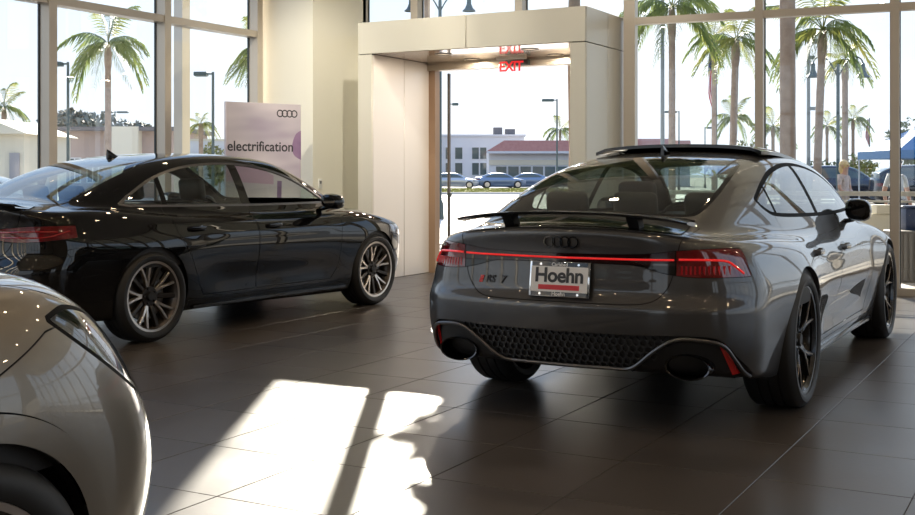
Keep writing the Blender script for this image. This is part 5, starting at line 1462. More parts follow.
def smooth3(pts, n=4):
    P = [np.array(p, float) for p in pts]; out = []
    for i in range(len(P)-1):
        p0, p1, p2, p3 = P[max(i-1, 0)], P[i], P[i+1], P[min(i+2, len(P)-1)]
        for k in range(n):
            s = k/n; out.append(0.5*((2*p1)+(-p0+p2)*s+(2*p0-5*p1+4*p2-p3)*s*s+(-p0+3*p1-3*p2+p3)*s**3))
    out.append(P[-1]); return out
bell_post('twin bell-shaded street lamp beyond the right window', 838, 34, hz(66, 34), wpx(838, 863, 34))
bell_post('twin bell-shaded street lamp rising over the entrance portal', 440, 34, hz(0, 34), wpx(440, 469, 34))

# flag
fp = facing('flagpole', 'slim flagpole with a limp striped flag behind the right window', 'flagpole', 716, 68)
Hp = hz(42, 68)-GZ
MB().lathe([(0.0001, Hp), (0.05, Hp), (0.09, 0)], 10).build('pole', M_POLE, fp)
MB().sphere((0, 0, Hp+0.08), 0.10).build('finial', pbr('gold_ball', (0.5, 0.36, 0.10), 0.3, metal=1.0), fp)
def flag_mat():
    m = bpy.data.materials.new('striped_flag_cloth'); m.use_nodes = True
    nt = m.node_tree; b = nt.nodes['Principled BSDF']; lk = nt.links.new; b.inputs['Roughness'].default_value = 0.8
    at_ = nt.nodes.new('ShaderNodeUVMap'); sx = nt.nodes.new('ShaderNodeSeparateXYZ'); lk(at_.outputs[0], sx.inputs[0])
    w = nt.nodes.new('ShaderNodeMath'); w.operation = 'MULTIPLY'; w.inputs[1].default_value = 6.5
    fr = nt.nodes.new('ShaderNodeMath'); fr.operation = 'FRACT'; gt = nt.nodes.new('ShaderNodeMath'); gt.operation = 'GREATER_THAN'; gt.inputs[1].default_value = 0.5
    mx = nt.nodes.new('ShaderNodeMix'); mx.data_type = 'RGBA'; mx.inputs[6].default_value = (0.50, 0.03, 0.05, 1); mx.inputs[7].default_value = (0.75, 0.72, 0.70, 1)
    lk(sx.outputs['X'], w.inputs[0]); lk(w.outputs[0], fr.inputs[0]); lk(fr.outputs[0], gt.inputs[0]); lk(gt.outputs[0], mx.inputs[0])
    g1 = nt.nodes.new('ShaderNodeMath'); g1.operation = 'GREATER_THAN'; g1.inputs[1].default_value = 0.6; lk(sx.outputs['Y'], g1.inputs[0])
    g2 = nt.nodes.new('ShaderNodeMath'); g2.operation = 'GREATER_THAN'; g2.inputs[1].default_value = 0.46; lk(sx.outputs['X'], g2.inputs[0])
    mu = nt.nodes.new('ShaderNodeMath'); mu.operation = 'MULTIPLY'; lk(g1.outputs[0], mu.inputs[0]); lk(g2.outputs[0], mu.inputs[1])
    m2 = nt.nodes.new('ShaderNodeMix'); m2.data_type = 'RGBA'; m2.inputs[7].default_value = (0.03, 0.04, 0.14, 1); lk(mx.outputs[2], m2.inputs[6]); lk(mu.outputs[0], m2.inputs[0])
    lk(m2.outputs[2], b.inputs['Base Color']); return m
def limp_flag(parent, zt, zl, w, mat, seed=0):
    nu, nv = 22, 16; vs = []; uv = []
    for j in range(nv+1):
        v = j/nv
        for i in range(nu+1):
            u = i/nu; wd = w*(0.35+0.9*math.sin(math.pi*(0.10+0.72*v)))*(1-0.85*max(0, v-0.72)/0.28)
            vs.append((-0.06-wd*(0.5*u+0.12*math.sin(9*u+4*v+seed)*u), 0.16*math.sin(u*15+seed)*(0.4+v*0.5), zt-zl*v*(0.90+0.1*u) - 0.25*u*v))
            uv.append((u, 1-v))
    fs = [(j*(nu+1)+i, j*(nu+1)+i+1, (j+1)*(nu+1)+i+1, (j+1)*(nu+1)+i) for j in range(nv) for i in range(nu)]
    me = bpy.data.meshes.new('flag'); me.from_pydata(vs, [], fs); l_ = me.uv_layers.new(name='UVMap')
    for lp in me.loops: l_.data[lp.index].uv = uv[lp.vertex_index]
    me.polygons.foreach_set('use_smooth', [True]*len(me.polygons))
    o_ = link_mesh('flag', me, mat, parent); md = o_.modifiers.new('thickness', 'SOLIDIFY'); md.thickness = 0.006
    return o_
M_FLAG = flag_mat()
limp_flag(fp, Hp-0.15, wpx(0, 66, 68), 0.75, M_FLAG)
fp2 = facing('flagpole', 'short distant flagpole with a furled flag left of the blue canopy', 'flagpole', 869.5, 110)
Hp2 = hz(118, 110)-GZ
MB().lathe([(0.0001, Hp2), (0.05, Hp2), (0.09, 0)], 8).build('pole', M_POLE, fp2)
limp_flag(fp2, Hp2-0.1, wpx(0, 24, 110), 0.5, M_FLAG, 2)

# ------------------------------------------------------------------ far buildings
M_WHITE_W = pbr('white_render_wall', (0.62, 0.62, 0.63), 0.8, noise=(0.5, (0.58, 0.58, 0.60)))
M_PINK_W = pbr('pinkish_wall', (0.40, 0.31, 0.27), 0.8, noise=(0.5, (0.44, 0.35, 0.31)))
M_CREAM_W = pbr('cream_wall', (0.62, 0.57, 0.45), 0.8)
M_ROOF_R = pbr('red_roof', (0.36, 0.16, 0.13), 0.8, noise=(3.0, (0.42, 0.20, 0.165)))  # red lightened to put distance haze into the colour
M_ROOF_G = pbr('grey_roof', (0.16, 0.15, 0.15), 0.8)
M_WIN = pbr('dark_window_glass', (0.06, 0.085, 0.085), 0.1, coat=0.5)
M_WFR = pbr('white_window_frame', (0.6, 0.6, 0.6), 0.5)
def window(parent, x0, x1, z0, z1, y=-0.02, bars=1):
    f = MB(); e_ = 0.07
    for (a, b, c, d) in ((x0-e_, x0, z0-e_, z1+e_), (x1, x1+e_, z0-e_, z1+e_), (x0, x1, z0-e_, z0), (x0, x1, z1, z1+e_)): f.box(a, b, y-0.06, y+0.04, c, d)
    for k in range(bars):
        xm = x0+(x1-x0)*(k+1)/(bars+1); f.box(xm-0.03, xm+0.03, y-0.05, y+0.04, z0, z1)
    o_ = f.build('window', M_WFR, parent)
    MB().box(x0, x1, y-0.015, y+0.02, z0, z1).build('pane', M_WIN, o_)
Zb = 140.0
b1 = facing('white_building', 'two-storey white building with paired windows across the street', 'building', 480, Zb)
x0, x1 = wpx(480, 432, Zb), wpx(480, 524, Zb); zt = hz(136.5, Zb)-GZ
MB().box(x0, x1, 0, 9, 0, zt).build('wall', M_WHITE_W, b1)
MB().box(x0-0.2, x1+0.2, -0.15, 9.2, zt, zt+0.25).build('parapet', M_WHITE_W, b1)
for (pa, pb) in ((445, 449), (454.5, 463), (471.5, 479.5), (479.5, 487)):
    for (ya, yb) in ((159, 147.5), (175, 163)):
        window(b1, wpx(480, pa, Zb)+0.08, wpx(480, pb, Zb)-0.08, hz(ya, Zb)-GZ, hz(yb, Zb)-GZ, -0.02, 0)
for (pa, pb, h_) in ((494, 503, 1.0), (506, 516, 0.8)): MB().box(wpx(480, pa, Zb), wpx(480, pb, Zb), 2, 4, zt+0.25, zt+0.2+h_).build('roof_unit', M_ROOF_G, b1)
Zc = 122.0
b2_ = facing('shop_building', 'low shop row with red mansard roof and dark bays across the street', 'building', 560, Zc)
xa, xb = wpx(560, 489, Zc), wpx(560, 690, Zc)
MB().box(xa, xb, 0, 9, 0, hz(151, Zc)-GZ).build('wall', M_WHITE_W, b2_)
zl_, zh_ = hz(151.5, Zc)-GZ, hz(140.5, Zc)-GZ
MB().add([(xa-0.3, -0.9, zl_), (xb, -0.9, zl_), (xb, -0.2, zh_), (xa+1.6, -0.2, zh_), (xa-0.3, 3, zl_), (xb, 3, zl_), (xb, 2.4, zh_), (xa+1.6, 2.4, zh_)],
         [(0, 1, 2, 3), (3, 2, 6, 7), (7, 6, 5, 4), (4, 5, 1, 0), (0, 3, 7, 4), (1, 5, 6, 2)]).build('roof', M_ROOF_R, b2_)
MB().box(xa-0.25, xb, -0.95, -0.85, zl_-0.22, zl_+0.02).build('fascia', M_WHITE_W, b2_)
MB().box(xa, xb, -0.12, 0.0, hz(165, Zc)-GZ, hz(160, Zc)-GZ).build('sign_band', M_CREAM_W, b2_)
for k in range(9):
    pa = 496 + 12.2*k
    window(b2_, wpx(560, pa, Zc), wpx(560, pa+10.5, Zc), 0.1, hz(165.5, Zc)-GZ-0.1, -0.02, 0)
b3 = facing('far_building', 'distant pale building with pink roof behind the plain grey pole', 'building', 655, 150)
xa, xb = wpx(655, 600, 150), wpx(655, 676, 150)
MB().box(xa, xb, 0, 8, 0, hz(145, 150)-GZ).build('wall', M_WHITE_W, b3)
zl_, zh_ = hz(145, 150)-GZ, hz(138.5, 150)-GZ
MB().add([(xa-.4, -.8, zl_), (xb+.4, -.8, zl_), (xb-.6, 1.0, zh_), (xa+.6, 1.0, zh_), (xa-.4, 4, zl_), (xb+.4, 4, zl_)], [(0, 1, 2, 3), (3, 2, 5, 4), (0, 3, 4), (1, 5, 2), (0, 4, 5, 1)]).build('roof', M_ROOF_R, b3)
for k in range(4): window(b3, wpx(655, 606+16*k, 150), wpx(655, 616+16*k, 150), 1.0, 2.6)
# left side: neighbouring lots
Zl = 64.0
h1 = facing('neighbour_house', 'pinkish single-storey house with dark flat roof beyond the left windows', 'building', 90, Zl)
xa, xb = wpx(90, 52, Zl), wpx(90, 176, Zl); zt = hz(131, Zl)-GZ
MB().box(xa, xb, 0, 8, 0, zt).build('wall', M_PINK_W, h1)
MB().box(xa-0.4, xb+0.4, -0.6, 8.4, zt, zt+0.22).build('roof', M_ROOF_G, h1)
MB().box(wpx(90, 116, Zl), wpx(90, 142, Zl), -0.8, 0, 0, hz(127, Zl)-GZ).build('porch_wall', M_CREAM_W, h1)
for (pa, pb) in ((70, 80), (88, 98), (150, 160)): window(h1, wpx(90, pa, Zl), wpx(90, pb, Zl), 0.9, 2.2)
h2 = facing('cream_house', 'cream gabled house behind the white parked cars', 'building', 6, 50)
xa, xb = wpx(6, -60, 50), wpx(6, 24, 50); zt = hz(134, 50)-GZ
MB().box(xa, xb, 0, 6, 0, zt).build('wall', M_CREAM_W, h2)
MB().add([(xa-.3, -.4, zt), (xb+.3, -.4, zt), (xb+.3, 6.3, zt), (xa-.3, 6.3, zt), (wpx(6, -10, 50), -.4, hz(118, 50)-GZ), (wpx(6, -10, 50), 6.3, hz(118, 50)-GZ)], [(0, 1, 4), (1, 2, 5, 4), (2, 3, 5), (3, 0, 4, 5), (0, 3, 2, 1)]).build('roof', M_CREAM_W, h2)
window(h2, wpx(6, -20, 55), wpx(6, -8, 55), 0.9, 2.2); 
MB().box(wpx(6, 10, 50), wpx(6, 20, 50), -0.08, 0, 0, hz(153, 50)-GZ).build('garage_door', pbr('grey_door', (0.3, 0.29, 0.30), 0.6), h2)
gw = facing('garden_wall', 'white garden wall behind the short sunlit palm', 'wall', 205, 58)
MB().box(wpx(205, 176, 58), wpx(205, 275, 58), 0, 0.25, 0, hz(141, 58)-GZ).build('wall', M_WHITE_W, gw)
MB().box(wpx(205, 175, 58), wpx(205, 276, 58), -0.04, 0.29, hz(141, 58)-GZ, hz(139, 58)-GZ).build('coping', M_CREAM_W, gw)

# ------------------------------------------------------------------ shrubs and trees
M_BUSH = pbr('bush_leaf', (0.06, 0.09, 0.03), 0.6, noise=(1.5, (0.14, 0.15, 0.045)))
M_BUSH_Y = pbr('yellow_bush_leaf', (0.24, 0.22, 0.04), 0.6, noise=(1.5, (0.13, 0.15, 0.04)))
M_BUSH_G = pbr('grey_green_leaf', (0.16, 0.175, 0.14), 0.7, noise=(1.5, (0.22, 0.23, 0.19)))
def bush(name, label, cat, px, Z, w, h, mat, n=500, leaf=0.16, seed=0, trunk=False):
    rnd = random.Random(seed); t = facing(name, label, cat, px, Z)
    mb = MB(); lumps = [(rnd.uniform(-.35, .35)*w, rnd.uniform(-.3, .3)*w*0.6, h*rnd.uniform(0.45, 0.8), rnd.uniform(0.22, 0.36)) for _ in range(9)]
    for k in range(n):
        lx, ly, lz, lr = rnd.choice(lumps)
        d = Vector((rnd.gauss(0, 1), rnd.gauss(0, 1), rnd.gauss(0, 1))).normalized()
        p = Vector((lx+d.x*lr*w*0.9, ly+d.y*lr*w*0.7, max(0.05, lz+d.z*lr*h*0.8)))
        u = Vector((rnd.gauss(0, 1), rnd.gauss(0, 1), rnd.gauss(0, 1))).normalized(); v = d.cross(u).normalized()
        s_ = leaf*rnd.uniform(0.6, 1.3)
        mb.add([p-u*s_, p+v*s_*0.5, p+u*s_, p-v*s_*0.5], [(0, 1, 2, 3)])
    me = mb.mesh('foliage', False); link_mesh('foliage', me, mat, t)
    MB().tube([(0, 0, 0), (0.03*w, 0, h*0.3), (0, 0, h*0.6)], [0.05*h*0.6, 0.03*h*0.6, 0.015*h], 7).build('stem', M_TRUNK, t)
    return t
bush('shrub', 'yellow-green hedge shrub beside the display board edge', 'shrub', 219, 56, 1.3, 2.9, M_BUSH_Y, 500, 0.14, 1)
bush('shrub', 'dark green shrub left of the short sunlit palm', 'shrub', 188, 57, 1.2, 2.5, M_BUSH, 400, 0.14, 2)
bush('tree', 'grey-green round tree behind the pinkish house roof', 'tree', 78, 84, 3.6, 6.0, M_BUSH_G, 2200, 0.30, 3)
bush('tree', 'grey-green low tree behind the lone queen palm trunk', 'tree', 124, 82, 4.4, 5.4, M_BUSH_G, 2200, 0.30, 4)
bush('tree', 'dusty tree beside the cream gabled house', 'tree', 52, 92, 2.6, 5.6, M_BUSH_G, 1500, 0.28, 5)
bush('tree', 'green leafy tree between the flagpole and the window post', 'tree', 751, 70, 2.6, 3.5, M_BUSH_Y, 600, 0.18, 6)
bush('tree', 'dark leafy tree behind the full-crowned palm', 'tree', 728, 85, 3.0, 3.2, M_BUSH, 500, 0.2, 7)
bush('shrub', 'low dark shrub behind the leaning palm trunk', 'shrub', 800, 75, 3.2, 2.2, M_BUSH, 400, 0.16, 8)
bush('shrub', 'pale yellow shrub in front of the blue canopy', 'shrub', 866, 80, 2.6, 2.9, M_BUSH_Y, 400, 0.16, 9)
bush('shrub', 'broad green shrub behind the blond woman', 'shrub', 836, 85, 4.2, 2.4, M_BUSH, 500, 0.18, 10)
bush('tree', 'tall leafy tree beyond the canopy at the window edge', 'tree', 912, 70, 3.0, 4.8, M_BUSH, 600, 0.2, 11)

# unseen tree added to cast the leafy shade beside the sun patch
st_ = thing('added_shade_tree', 'dense round-crowned shade tree planted behind the right pillar of the entrance portal', 'tree', (-6.36, 15.05, -0.03))
MB().tube([(0, 0, 0), (0.03, 0, 1.6), (-0.02, 0.02, 3.2), (0, 0, 4.8)], [0.13, 0.11, 0.10, 0.05], 10).build('trunk', M_TRUNK, st_)
for a_, l_ in ((0.4, 1.5), (1.9, 1.3), (3.3, 1.6), (4.8, 1.4)):
    MB().tube([(0, 0, 4.1), (l_*.5*math.cos(a_), l_*.5*math.sin(a_), 4.9), (l_*math.cos(a_), l_*math.sin(a_), 5.6)], [0.07, 0.045, 0.02], 6).build('branch', M_TRUNK, st_)
mb = MB(); rnd = random.Random(3)
for k in range(13000):
    d = Vector((rnd.gauss(0, 1), rnd.gauss(0, 1), rnd.gauss(0, 1))).normalized(); r_ = rnd.uniform(0.45, 1.0)**0.6*(1+0.05*math.sin(5*d.x+7*d.z)+0.03*math.sin(11*d.z+4*d.y))
    bx = lambda q: math.copysign(abs(q)**0.62, q)
    p = Vector((bx(d.x)*1.80*r_, bx(d.y)*1.55*r_, 5.45+bx(d.z)*1.55*r_))  # crown squared off to set the edge of its shadow
    u = Vector((rnd.gauss(0, 1), rnd.gauss(0, 1), rnd.gauss(0, 1))).normalized(); v = d.cross(u).normalized(); s_ = rnd.uniform(0.10, 0.19)
    mb.add([p-u*s_, p+v*s_*0.55, p+u*s_, p-v*s_*0.55], [(0, 1, 2, 3)])
link_mesh('foliage', mb.mesh('foliage', False), M_BUSH, st_)

# grass verge across the street (too fine to count) and its kerb
vg = MB(); rnd = random.Random(5)
p0 = at(440, 74, GZ); ux = Vector((VC, VS, 0)); uy = Vector((-VS, VC, 0))
for k in range(9000):
    a_ = rnd.uniform(-4, 10); b_ = rnd.uniform(0, 24)
    p = p0 + ux*a_ + uy*b_; h_ = rnd.uniform(0.08, 0.2); d = Vector((rnd.gauss(0, .05), rnd.gauss(0, .05), h_))
    vg.add([p-ux*0.03, p+ux*0.03, p+d], [(0, 1, 2)])
go = link_mesh('grass_verge', vg.mesh('grass_verge', False), pbr('dry_grass', (0.20, 0.22, 0.04), 0.8, noise=(0.6, (0.30, 0.28, 0.06)))); tag(go, 'strip of yellow-green grass along the street', 'grass', kind='stuff')
kb_ = facing('kerb', None, None, 440, 73.6); MB().box(-4.5, 10.5, -0.3, 0, 0, 0.16).build('kerb_stone', pbr('kerb_concrete', (0.55, 0.53, 0.5), 0.8), kb_); tag(kb_, kind='structure')
sb = facing('verge_soil', None, None, 440, 73.7); MB().box(-4.5, 10.5, 0, 24.5, 0, 0.06).build('soil', pbr('verge_soil', (0.22, 0.21, 0.06), 0.9, noise=(0.7, (0.28, 0.26, 0.08))), sb); tag(sb, kind='structure')

# ------------------------------------------------------------------ blue canopy
tent = facing('canopy_tent', 'blue pop-up canopy tent standing behind the people', 'canopy', 933, 42)
w_ = 2.05; ze, zv, za = hz(151, 42)-GZ, hz(159, 42)-GZ, hz(120, 42)-GZ
M_BLUE = pbr('blue_canopy_cloth', (0.012, 0.13, 0.30), 0.7)
MB().add([(-w_, -w_, ze), (w_, -w_, ze), (w_, w_, ze), (-w_, w_, ze), (0, 0, za)], [(0, 1, 4), (1, 2, 4), (2, 3, 4), (3, 0, 4)]).build('canopy_top', M_BLUE, tent)
v_ = MB()
for (a, b) in (((-w_, -w_), (w_, -w_)), ((w_, -w_), (w_, w_)), ((w_, w_), (-w_, w_)), ((-w_, w_), (-w_, -w_))):
    v_.add([(a[0], a[1], zv), (b[0], b[1], zv), (b[0], b[1], ze), (a[0], a[1], ze)], [(0, 1, 2, 3)])
v_.build('valance', M_BLUE, tent)
for (a, b) in ((-1, -1), (1, -1), (1, 1), (-1, 1)): MB().tube([(a*w_*.98, b*w_*.98, 0), (a*w_*.98, b*w_*.98, ze)], 0.03, 8).build('leg', M_WFR, tent)

# ------------------------------------------------------------------ low walls and planter by the right window
lw = facing('low_wall', 'low cream block wall with a raised end outside the right window', 'wall', 868, 17.5)
MB().bevbox(wpx(868, 846, 17.5), wpx(868, 935, 17.5), 0, 0.35, 0, hz(214, 17.5)-GZ, 0.01, 1).build('wall', M_CREAM_W, lw)
MB().bevbox(wpx(868, 876, 17.5), wpx(868, 893, 17.5), -0.04, 0.39, hz(214, 17.5)-GZ, hz(205, 17.5)-GZ, 0.01, 1).build('raised_end', M_CREAM_W, lw)
pb = facing('planter_box', 'ribbed grey planter box standing against the outside of the glass', 'planter', 911, 13.35, z=-0.03)
MB().bevbox(-0.16, 0.5, 0, 0.45, 0, 0.60, 0.012, 1).build('box', pbr('grey_planter', (0.16, 0.15, 0.14), 0.6), pb)
for k in range(10): MB().box(-0.15+0.064*k, -0.115+0.064*k, -0.012, 0.0, 0.03, 0.57).build('rib', pbr('grey_planter_rib', (0.19, 0.18, 0.17), 0.6), pb)
cz = facing('storage_bin', 'navy blue bin standing on the planter by the glass', 'bin', 916, 13.5, z=0.57)
MB().bevbox(-0.10, 0.25, 0.05, 0.35, 0, 0.26, 0.02, 2).build('bin', pbr('navy_plastic', (0.02, 0.04, 0.11), 0.4), cz)
MB().bevbox(-0.11, 0.26, 0.04, 0.36, 0.26, 0.29, 0.01, 1).build('lid', MATS['navy_plastic'], cz)
# white double rail on the right-hand glazing
rl = thing('glass_rail', 'white double safety rail running along the right window', 'rail', (-4.57, 12.17, 0), WR_ROT)
for zz_c, hh in ((1.035, 0.050), (0.955, 0.022)):
    MB().box(0.2, 12.5, 0.11, 0.14, zz_c-hh/2, zz_c+hh/2).build('rail', pbr('white_rail', (0.9, 0.9, 0.9), 0.4), rl)

# ------------------------------------------------------------------ parked cars outside
def parked(name, label, px, Z, heading, paint, proto=None, group='cars parked outside', kind='sedan'):
    """coarser bodies of the same build, panels: body, glass, lamps, wheels"""
    p = at(px, Z, GZ)
    if proto is not None:
        o = copy_tree(proto); o.location = p; o.rotation_euler = (0, 0, heading); o['label'] = label
        for ch in o.children:
            if ch.name.startswith('body'):
                ch.data = ch.data.copy(); ch.data.materials.clear(); ch.data.materials.append(paint)
        return o
    spec, dlo, ws, rw, dims, wb, R, A_, tr_ = dict(
        sedan=(SD, sd_dlo, sd_ws, sd_rw, (-1.25, 3.95, 1.05, 0.10, 1.52), 2.82, 0.338, 0.362, 0.905),
        suv=(QS, q_dlo, q_ws, q_rw, (-1.1, 3.75, 1.05, 0.15, 1.68), 2.68, 0.362, 0.405, 0.895))[kind]
    c = Car(name, label, 'car', p, heading, body_field(spec), dims, 0.045, group)
    for xc in (0.0, wb):
        P = c.rest[0]; c.cut(np.maximum(np.hypot(P[:, 0]-xc, P[:, 2]-R-0.005) - A_, 0.45-np.abs(P[:, 1])))
    c.panel(lambda m: c.d_side(dlo, m, 0.42), 'side_window', M_WIN, 0, True)
    c.panel(lambda m: c.d_top(ws, m, 0.9), 'windshield', M_WIN, 0)
    c.panel(lambda m: c.d_top(rw, m, 0.9), 'rear_window', M_WIN, 0)
    tl_ = [(0.5, 0.78), (0.5, 0.90), (0.98, 0.90), (0.98, 0.78)]
    c.panel(lambda m: c.d_end(tl_, -0.6, True, m), 'tail_lamp', M_RED_LENS, 0, True)
    hl_ = [(0.48, 0.62), (0.48, 0.76), (0.95, 0.80), (0.95, 0.66)]
    c.panel(lambda m: c.d_end(hl_, wb+0.3, False, m), 'headlight', MATS['headlight_chrome'], 0, True)
    c.finish(paint, M_GAP)
    for x in (0.0, wb):
        for sg in (1, -1):
            w = MB().lathe([(0.0001, 0.10), (R*0.3, 0.10), (R*0.68, 0.095), (R*0.72, 0.105), (R*0.95, 0.10), (R, 0.08), (R, -0.08), (R*0.9, -0.1), (0.0001, -0.1)], 24, 'y').build('wheel', M_RUBBER, c.root, (x, sg*(tr_-0.11), R), (0, 0, 0 if sg > 0 else math.pi))
            MB().lathe([(0.0001, 0.108), (R*0.66, 0.103)], 20, 'y').build('hub_cap', MATS['light_grey_spoke'], w)
    return c.root
P_WHITE = pbr('white_car_paint', (0.72, 0.73, 0.74), 0.3, coat=1.0); P_BLUEG = pbr('blue_grey_car_paint', (0.16, 0.22, 0.32), 0.3, 0.5, 1.0)
P_SILV = pbr('silver_car_paint', (0.45, 0.47, 0.50), 0.3, 0.6, 1.0); P_NAVY = pbr('navy_car_paint', (0.012, 0.018, 0.035), 0.25, 0.3, 1.0); P_DARK = pbr('charcoal_car_paint', (0.02, 0.02, 0.022), 0.25, 0.3, 1.0)
dA = YAW
ps = parked('parked_car', 'white sedan parked beyond the far end of the left windows', 4, 24, dA+math.pi, P_WHITE)
parked('parked_car', 'second white sedan parked behind the first beyond the left windows', -6, 30, dA+math.pi, P_WHITE, ps)
parked('parked_car', 'silver sedan parked across the street below the paired windows', 438, 103, dA, P_SILV, ps)
parked('parked_car', 'blue-grey sedan parked across the street beside the grass', 486, 105, dA+0.1, P_BLUEG, ps)
parked('parked_car', 'pale blue sedan parked in front of the dark shop bays', 540, 108, dA+math.pi, P_BLUEG, ps)
pv = parked('parked_suv', 'navy suv parked behind the blond woman', 806, 52, dA, P_NAVY, kind='suv')
pv.scale = (1.12, 1.06, 1.10)
v2 = parked('parked_suv', 'charcoal suv parked under the blue canopy side', 896, 47, dA-0.1, P_DARK, pv); v2.scale = (1.12, 1.06, 1.10)

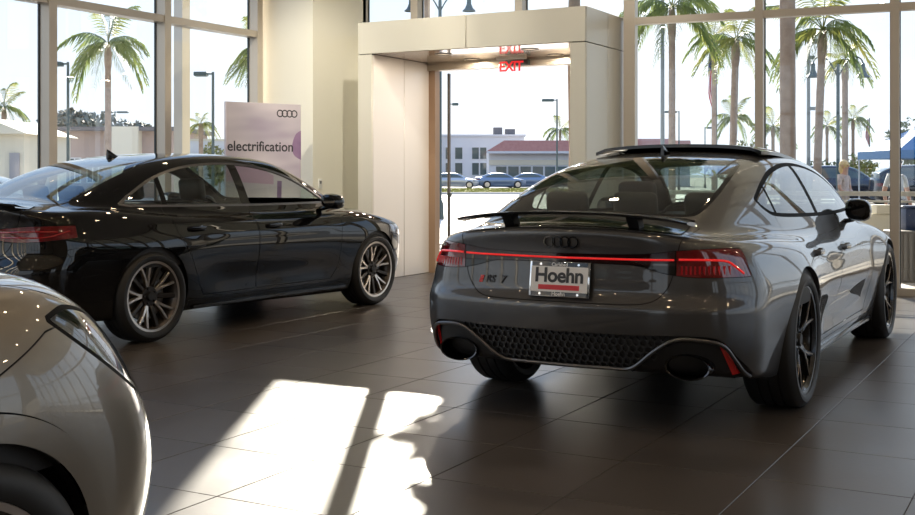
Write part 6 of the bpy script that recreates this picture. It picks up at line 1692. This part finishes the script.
# ------------------------------------------------------------------ people outside
def person(label, px, Z, rz, H_, top, legs, skin, hair, hair_long, arms, lean=0.0, z0=GZ):
    t = thing('person', label, 'person', at(px, Z, z0), rz, 'people outside the right window')
    s = H_/1.70
    J = dict(pel=(0, 0, .93), wst=(0.01, 0, 1.06), chs=(0.0+lean*.5, 0, 1.28), nck=(0.0+lean, 0, 1.44), hd0=(0.015+lean, 0, 1.52), hd1=(0.02+lean, 0, 1.60), hd2=(0.0+lean, 0, 1.68))
    R_ = dict(pel=(.15, .115), wst=(.125, .10), chs=(.15, .11), nck=(.055, .055), hd0=(.066, .07), hd1=(.085, .078), hd2=(.06, .055))
    E = [('pel', 'wst'), ('wst', 'chs'), ('chs', 'nck'), ('nck', 'hd0'), ('hd0', 'hd1'), ('hd1', 'hd2')]
    for sg, tg in ((1, 'l'), (-1, 'r')):
        st_x = 0.10*sg
        J.update({'hip'+tg: (0, .10*sg, .88), 'kne'+tg: (.03+st_x*.3, .11*sg, .48), 'ank'+tg: (-.03+st_x, .11*sg, .09), 'toe'+tg: (.13+st_x, .12*sg, .035)})
        R_.update({'hip'+tg: (.095, .095), 'kne'+tg: (.062, .062), 'ank'+tg: (.043, .043), 'toe'+tg: (.035, .045)})
        E += [('pel', 'hip'+tg), ('hip'+tg, 'kne'+tg), ('kne'+tg, 'ank'+tg), ('ank'+tg, 'toe'+tg)]
        el, wr, hn = arms[0 if sg > 0 else 1]
        J.update({'sho'+tg: (lean*.8, .17*sg, 1.37), 'elb'+tg: el, 'wri'+tg: wr, 'hnd'+tg: hn})
        R_.update({'sho'+tg: (.062, .062), 'elb'+tg: (.043, .043), 'wri'+tg: (.03, .03), 'hnd'+tg: (.034, .026)})
        E += [('chs', 'sho'+tg), ('sho'+tg, 'elb'+tg), ('elb'+tg, 'wri'+tg), ('wri'+tg, 'hnd'+tg)]
        wv = Vector(wr); d = (Vector(hn)-wv).normalized(); side = d.cross(Vector((0, 1, 0))).normalized() if abs(d.y) < .9 else Vector((1, 0, 0))
        for k in range(4):
            f0 = 'f%d%s' % (k, tg); b_ = Vector(hn)+d*0.03+side*(k-1.5)*0.020; L_ = (.055, .068, .072, .06)[k]
            J[f0] = tuple(b_); J[f0+'m'] = tuple(b_+d*L_*.6); J[f0+'e'] = tuple(b_+d*L_+Vector((0.012, -0.012*sg, 0)))
            R_[f0] = R_[f0+'m'] = (.009, .009); R_[f0+'e'] = (.007, .007); E += [('hnd'+tg, f0), (f0, f0+'m'), (f0+'m', f0+'e')]
        th = 't'+tg; b_ = Vector(hn)-d*0.01+side*0.045; J[th] = tuple(b_); J[th+'e'] = tuple(b_+d*0.045+side*0.012); R_[th] = (.011, .011); R_[th+'e'] = (.008, .008); E += [('hnd'+tg, th), (th, th+'e')]
    names = list(J); me = bpy.data.meshes.new('body_cage'); me.from_pydata([tuple(c*s for c in J[n]) for n in names], [(names.index(a), names.index(b)) for a, b in E], [])
    o = bpy.data.objects.new('body', me); COL.objects.link(o)
    md = o.modifiers.new('skin', 'SKIN'); sl = me.skin_vertices[0].data
    for i, n in enumerate(names): sl[i].radius = tuple(r*s for r in R_[n]); sl[i].use_root = (n == 'pel')
    o.modifiers.new('sub', 'SUBSURF').levels = 1
    dg = bpy.context.evaluated_depsgraph_get(); dg.update()
    m2 = bpy.data.meshes.new_from_object(o.evaluated_get(dg)); bpy.data.objects.remove(o)
    m2.materials.clear()
    for m in (skin, top, legs, M_MATTBLK): m2.materials.append(m)
    for p_ in m2.polygons:
        c = p_.center/s; armz = abs(c.y) > 0.20 and c.z > .65
        if c.z < 0.10: k = 3
        elif c.z < 0.95 and not armz: k = 2
        elif c.z < 1.43 and not (armz and c.z < 1.18): k = 1
        else: k = 0
        p_.material_index = k; p_.use_smooth = True
    b = link_mesh('body', m2, None, t)
    hd = Vector((0.01+lean, 0, 1.615))*s
    hm = MB().sphere(hd+Vector((-0.018, 0, 0.022))*s, (0.108*s, 0.10*s, 0.112*s), 16, 10)
    if hair_long: hm.sphere(hd+Vector((-0.055, 0, -0.07))*s, (0.075*s, 0.10*s, 0.13*s), 14, 9)
    hm.build('hair', hair, t)
    f_ = MB()
    for sg in (1, -1): f_.sphere(hd+Vector((0.088, 0.032*sg, 0.005))*s, (0.008*s, 0.012*s, 0.009*s), 8, 6)
    f_.build('eyes', M_INK, t)
    MB().sphere(hd+Vector((0.10, 0, -0.02))*s, (0.018*s, 0.013*s, 0.024*s), 8, 6).build('nose', skin, t)
    MB().sphere(hd+Vector((0.090, 0, -0.062))*s, (0.008*s, 0.026*s, 0.007*s), 8, 6).build('mouth', pbr('lips', (0.42, 0.16, 0.14), 0.5), t)
    for sg in (1, -1): MB().sphere(hd+Vector((0.0, 0.093*sg, -0.008))*s, (0.02*s, 0.012*s, 0.03*s), 8, 6).build('ear', skin, t)
    return t
SKIN = pbr('skin', (0.52, 0.30, 0.21), 0.5)
person('blond woman in pale patterned top walking outside the right window', 843, 24.5, YAW-0.85, 1.64, pbr('pale_patterned_top', (0.58, 0.48, 0.42), 0.8, noise=(14, (0.42, 0.34, 0.31))), pbr('tan_trousers', (0.40, 0.33, 0.26), 0.8),
       SKIN, pbr('blond_hair', (0.62, 0.44, 0.20), 0.6), True, (((0.02, .24, 1.10), (0.16, .17, 0.98), (0.24, .12, 0.99)), ((0.05, -.24, 1.10), (0.20, -.18, 0.99), (0.28, -.12, 1.0))), 0.03)
person('dark-haired person in a light grey shirt standing behind the window post', 896.5, 20.5, YAW-1.2, 1.66, pbr('light_grey_shirt', (0.52, 0.53, 0.52), 0.8), pbr('grey_trousers', (0.12, 0.12, 0.13), 0.8),
       SKIN, pbr('dark_hair', (0.02, 0.016, 0.014), 0.6), False, (((-.02, .27, 1.10), (.05, .28, 0.86), (.07, .28, 0.78)), ((-.02, -.27, 1.10), (.05, -.28, 0.86), (.07, -.28, 0.78))))
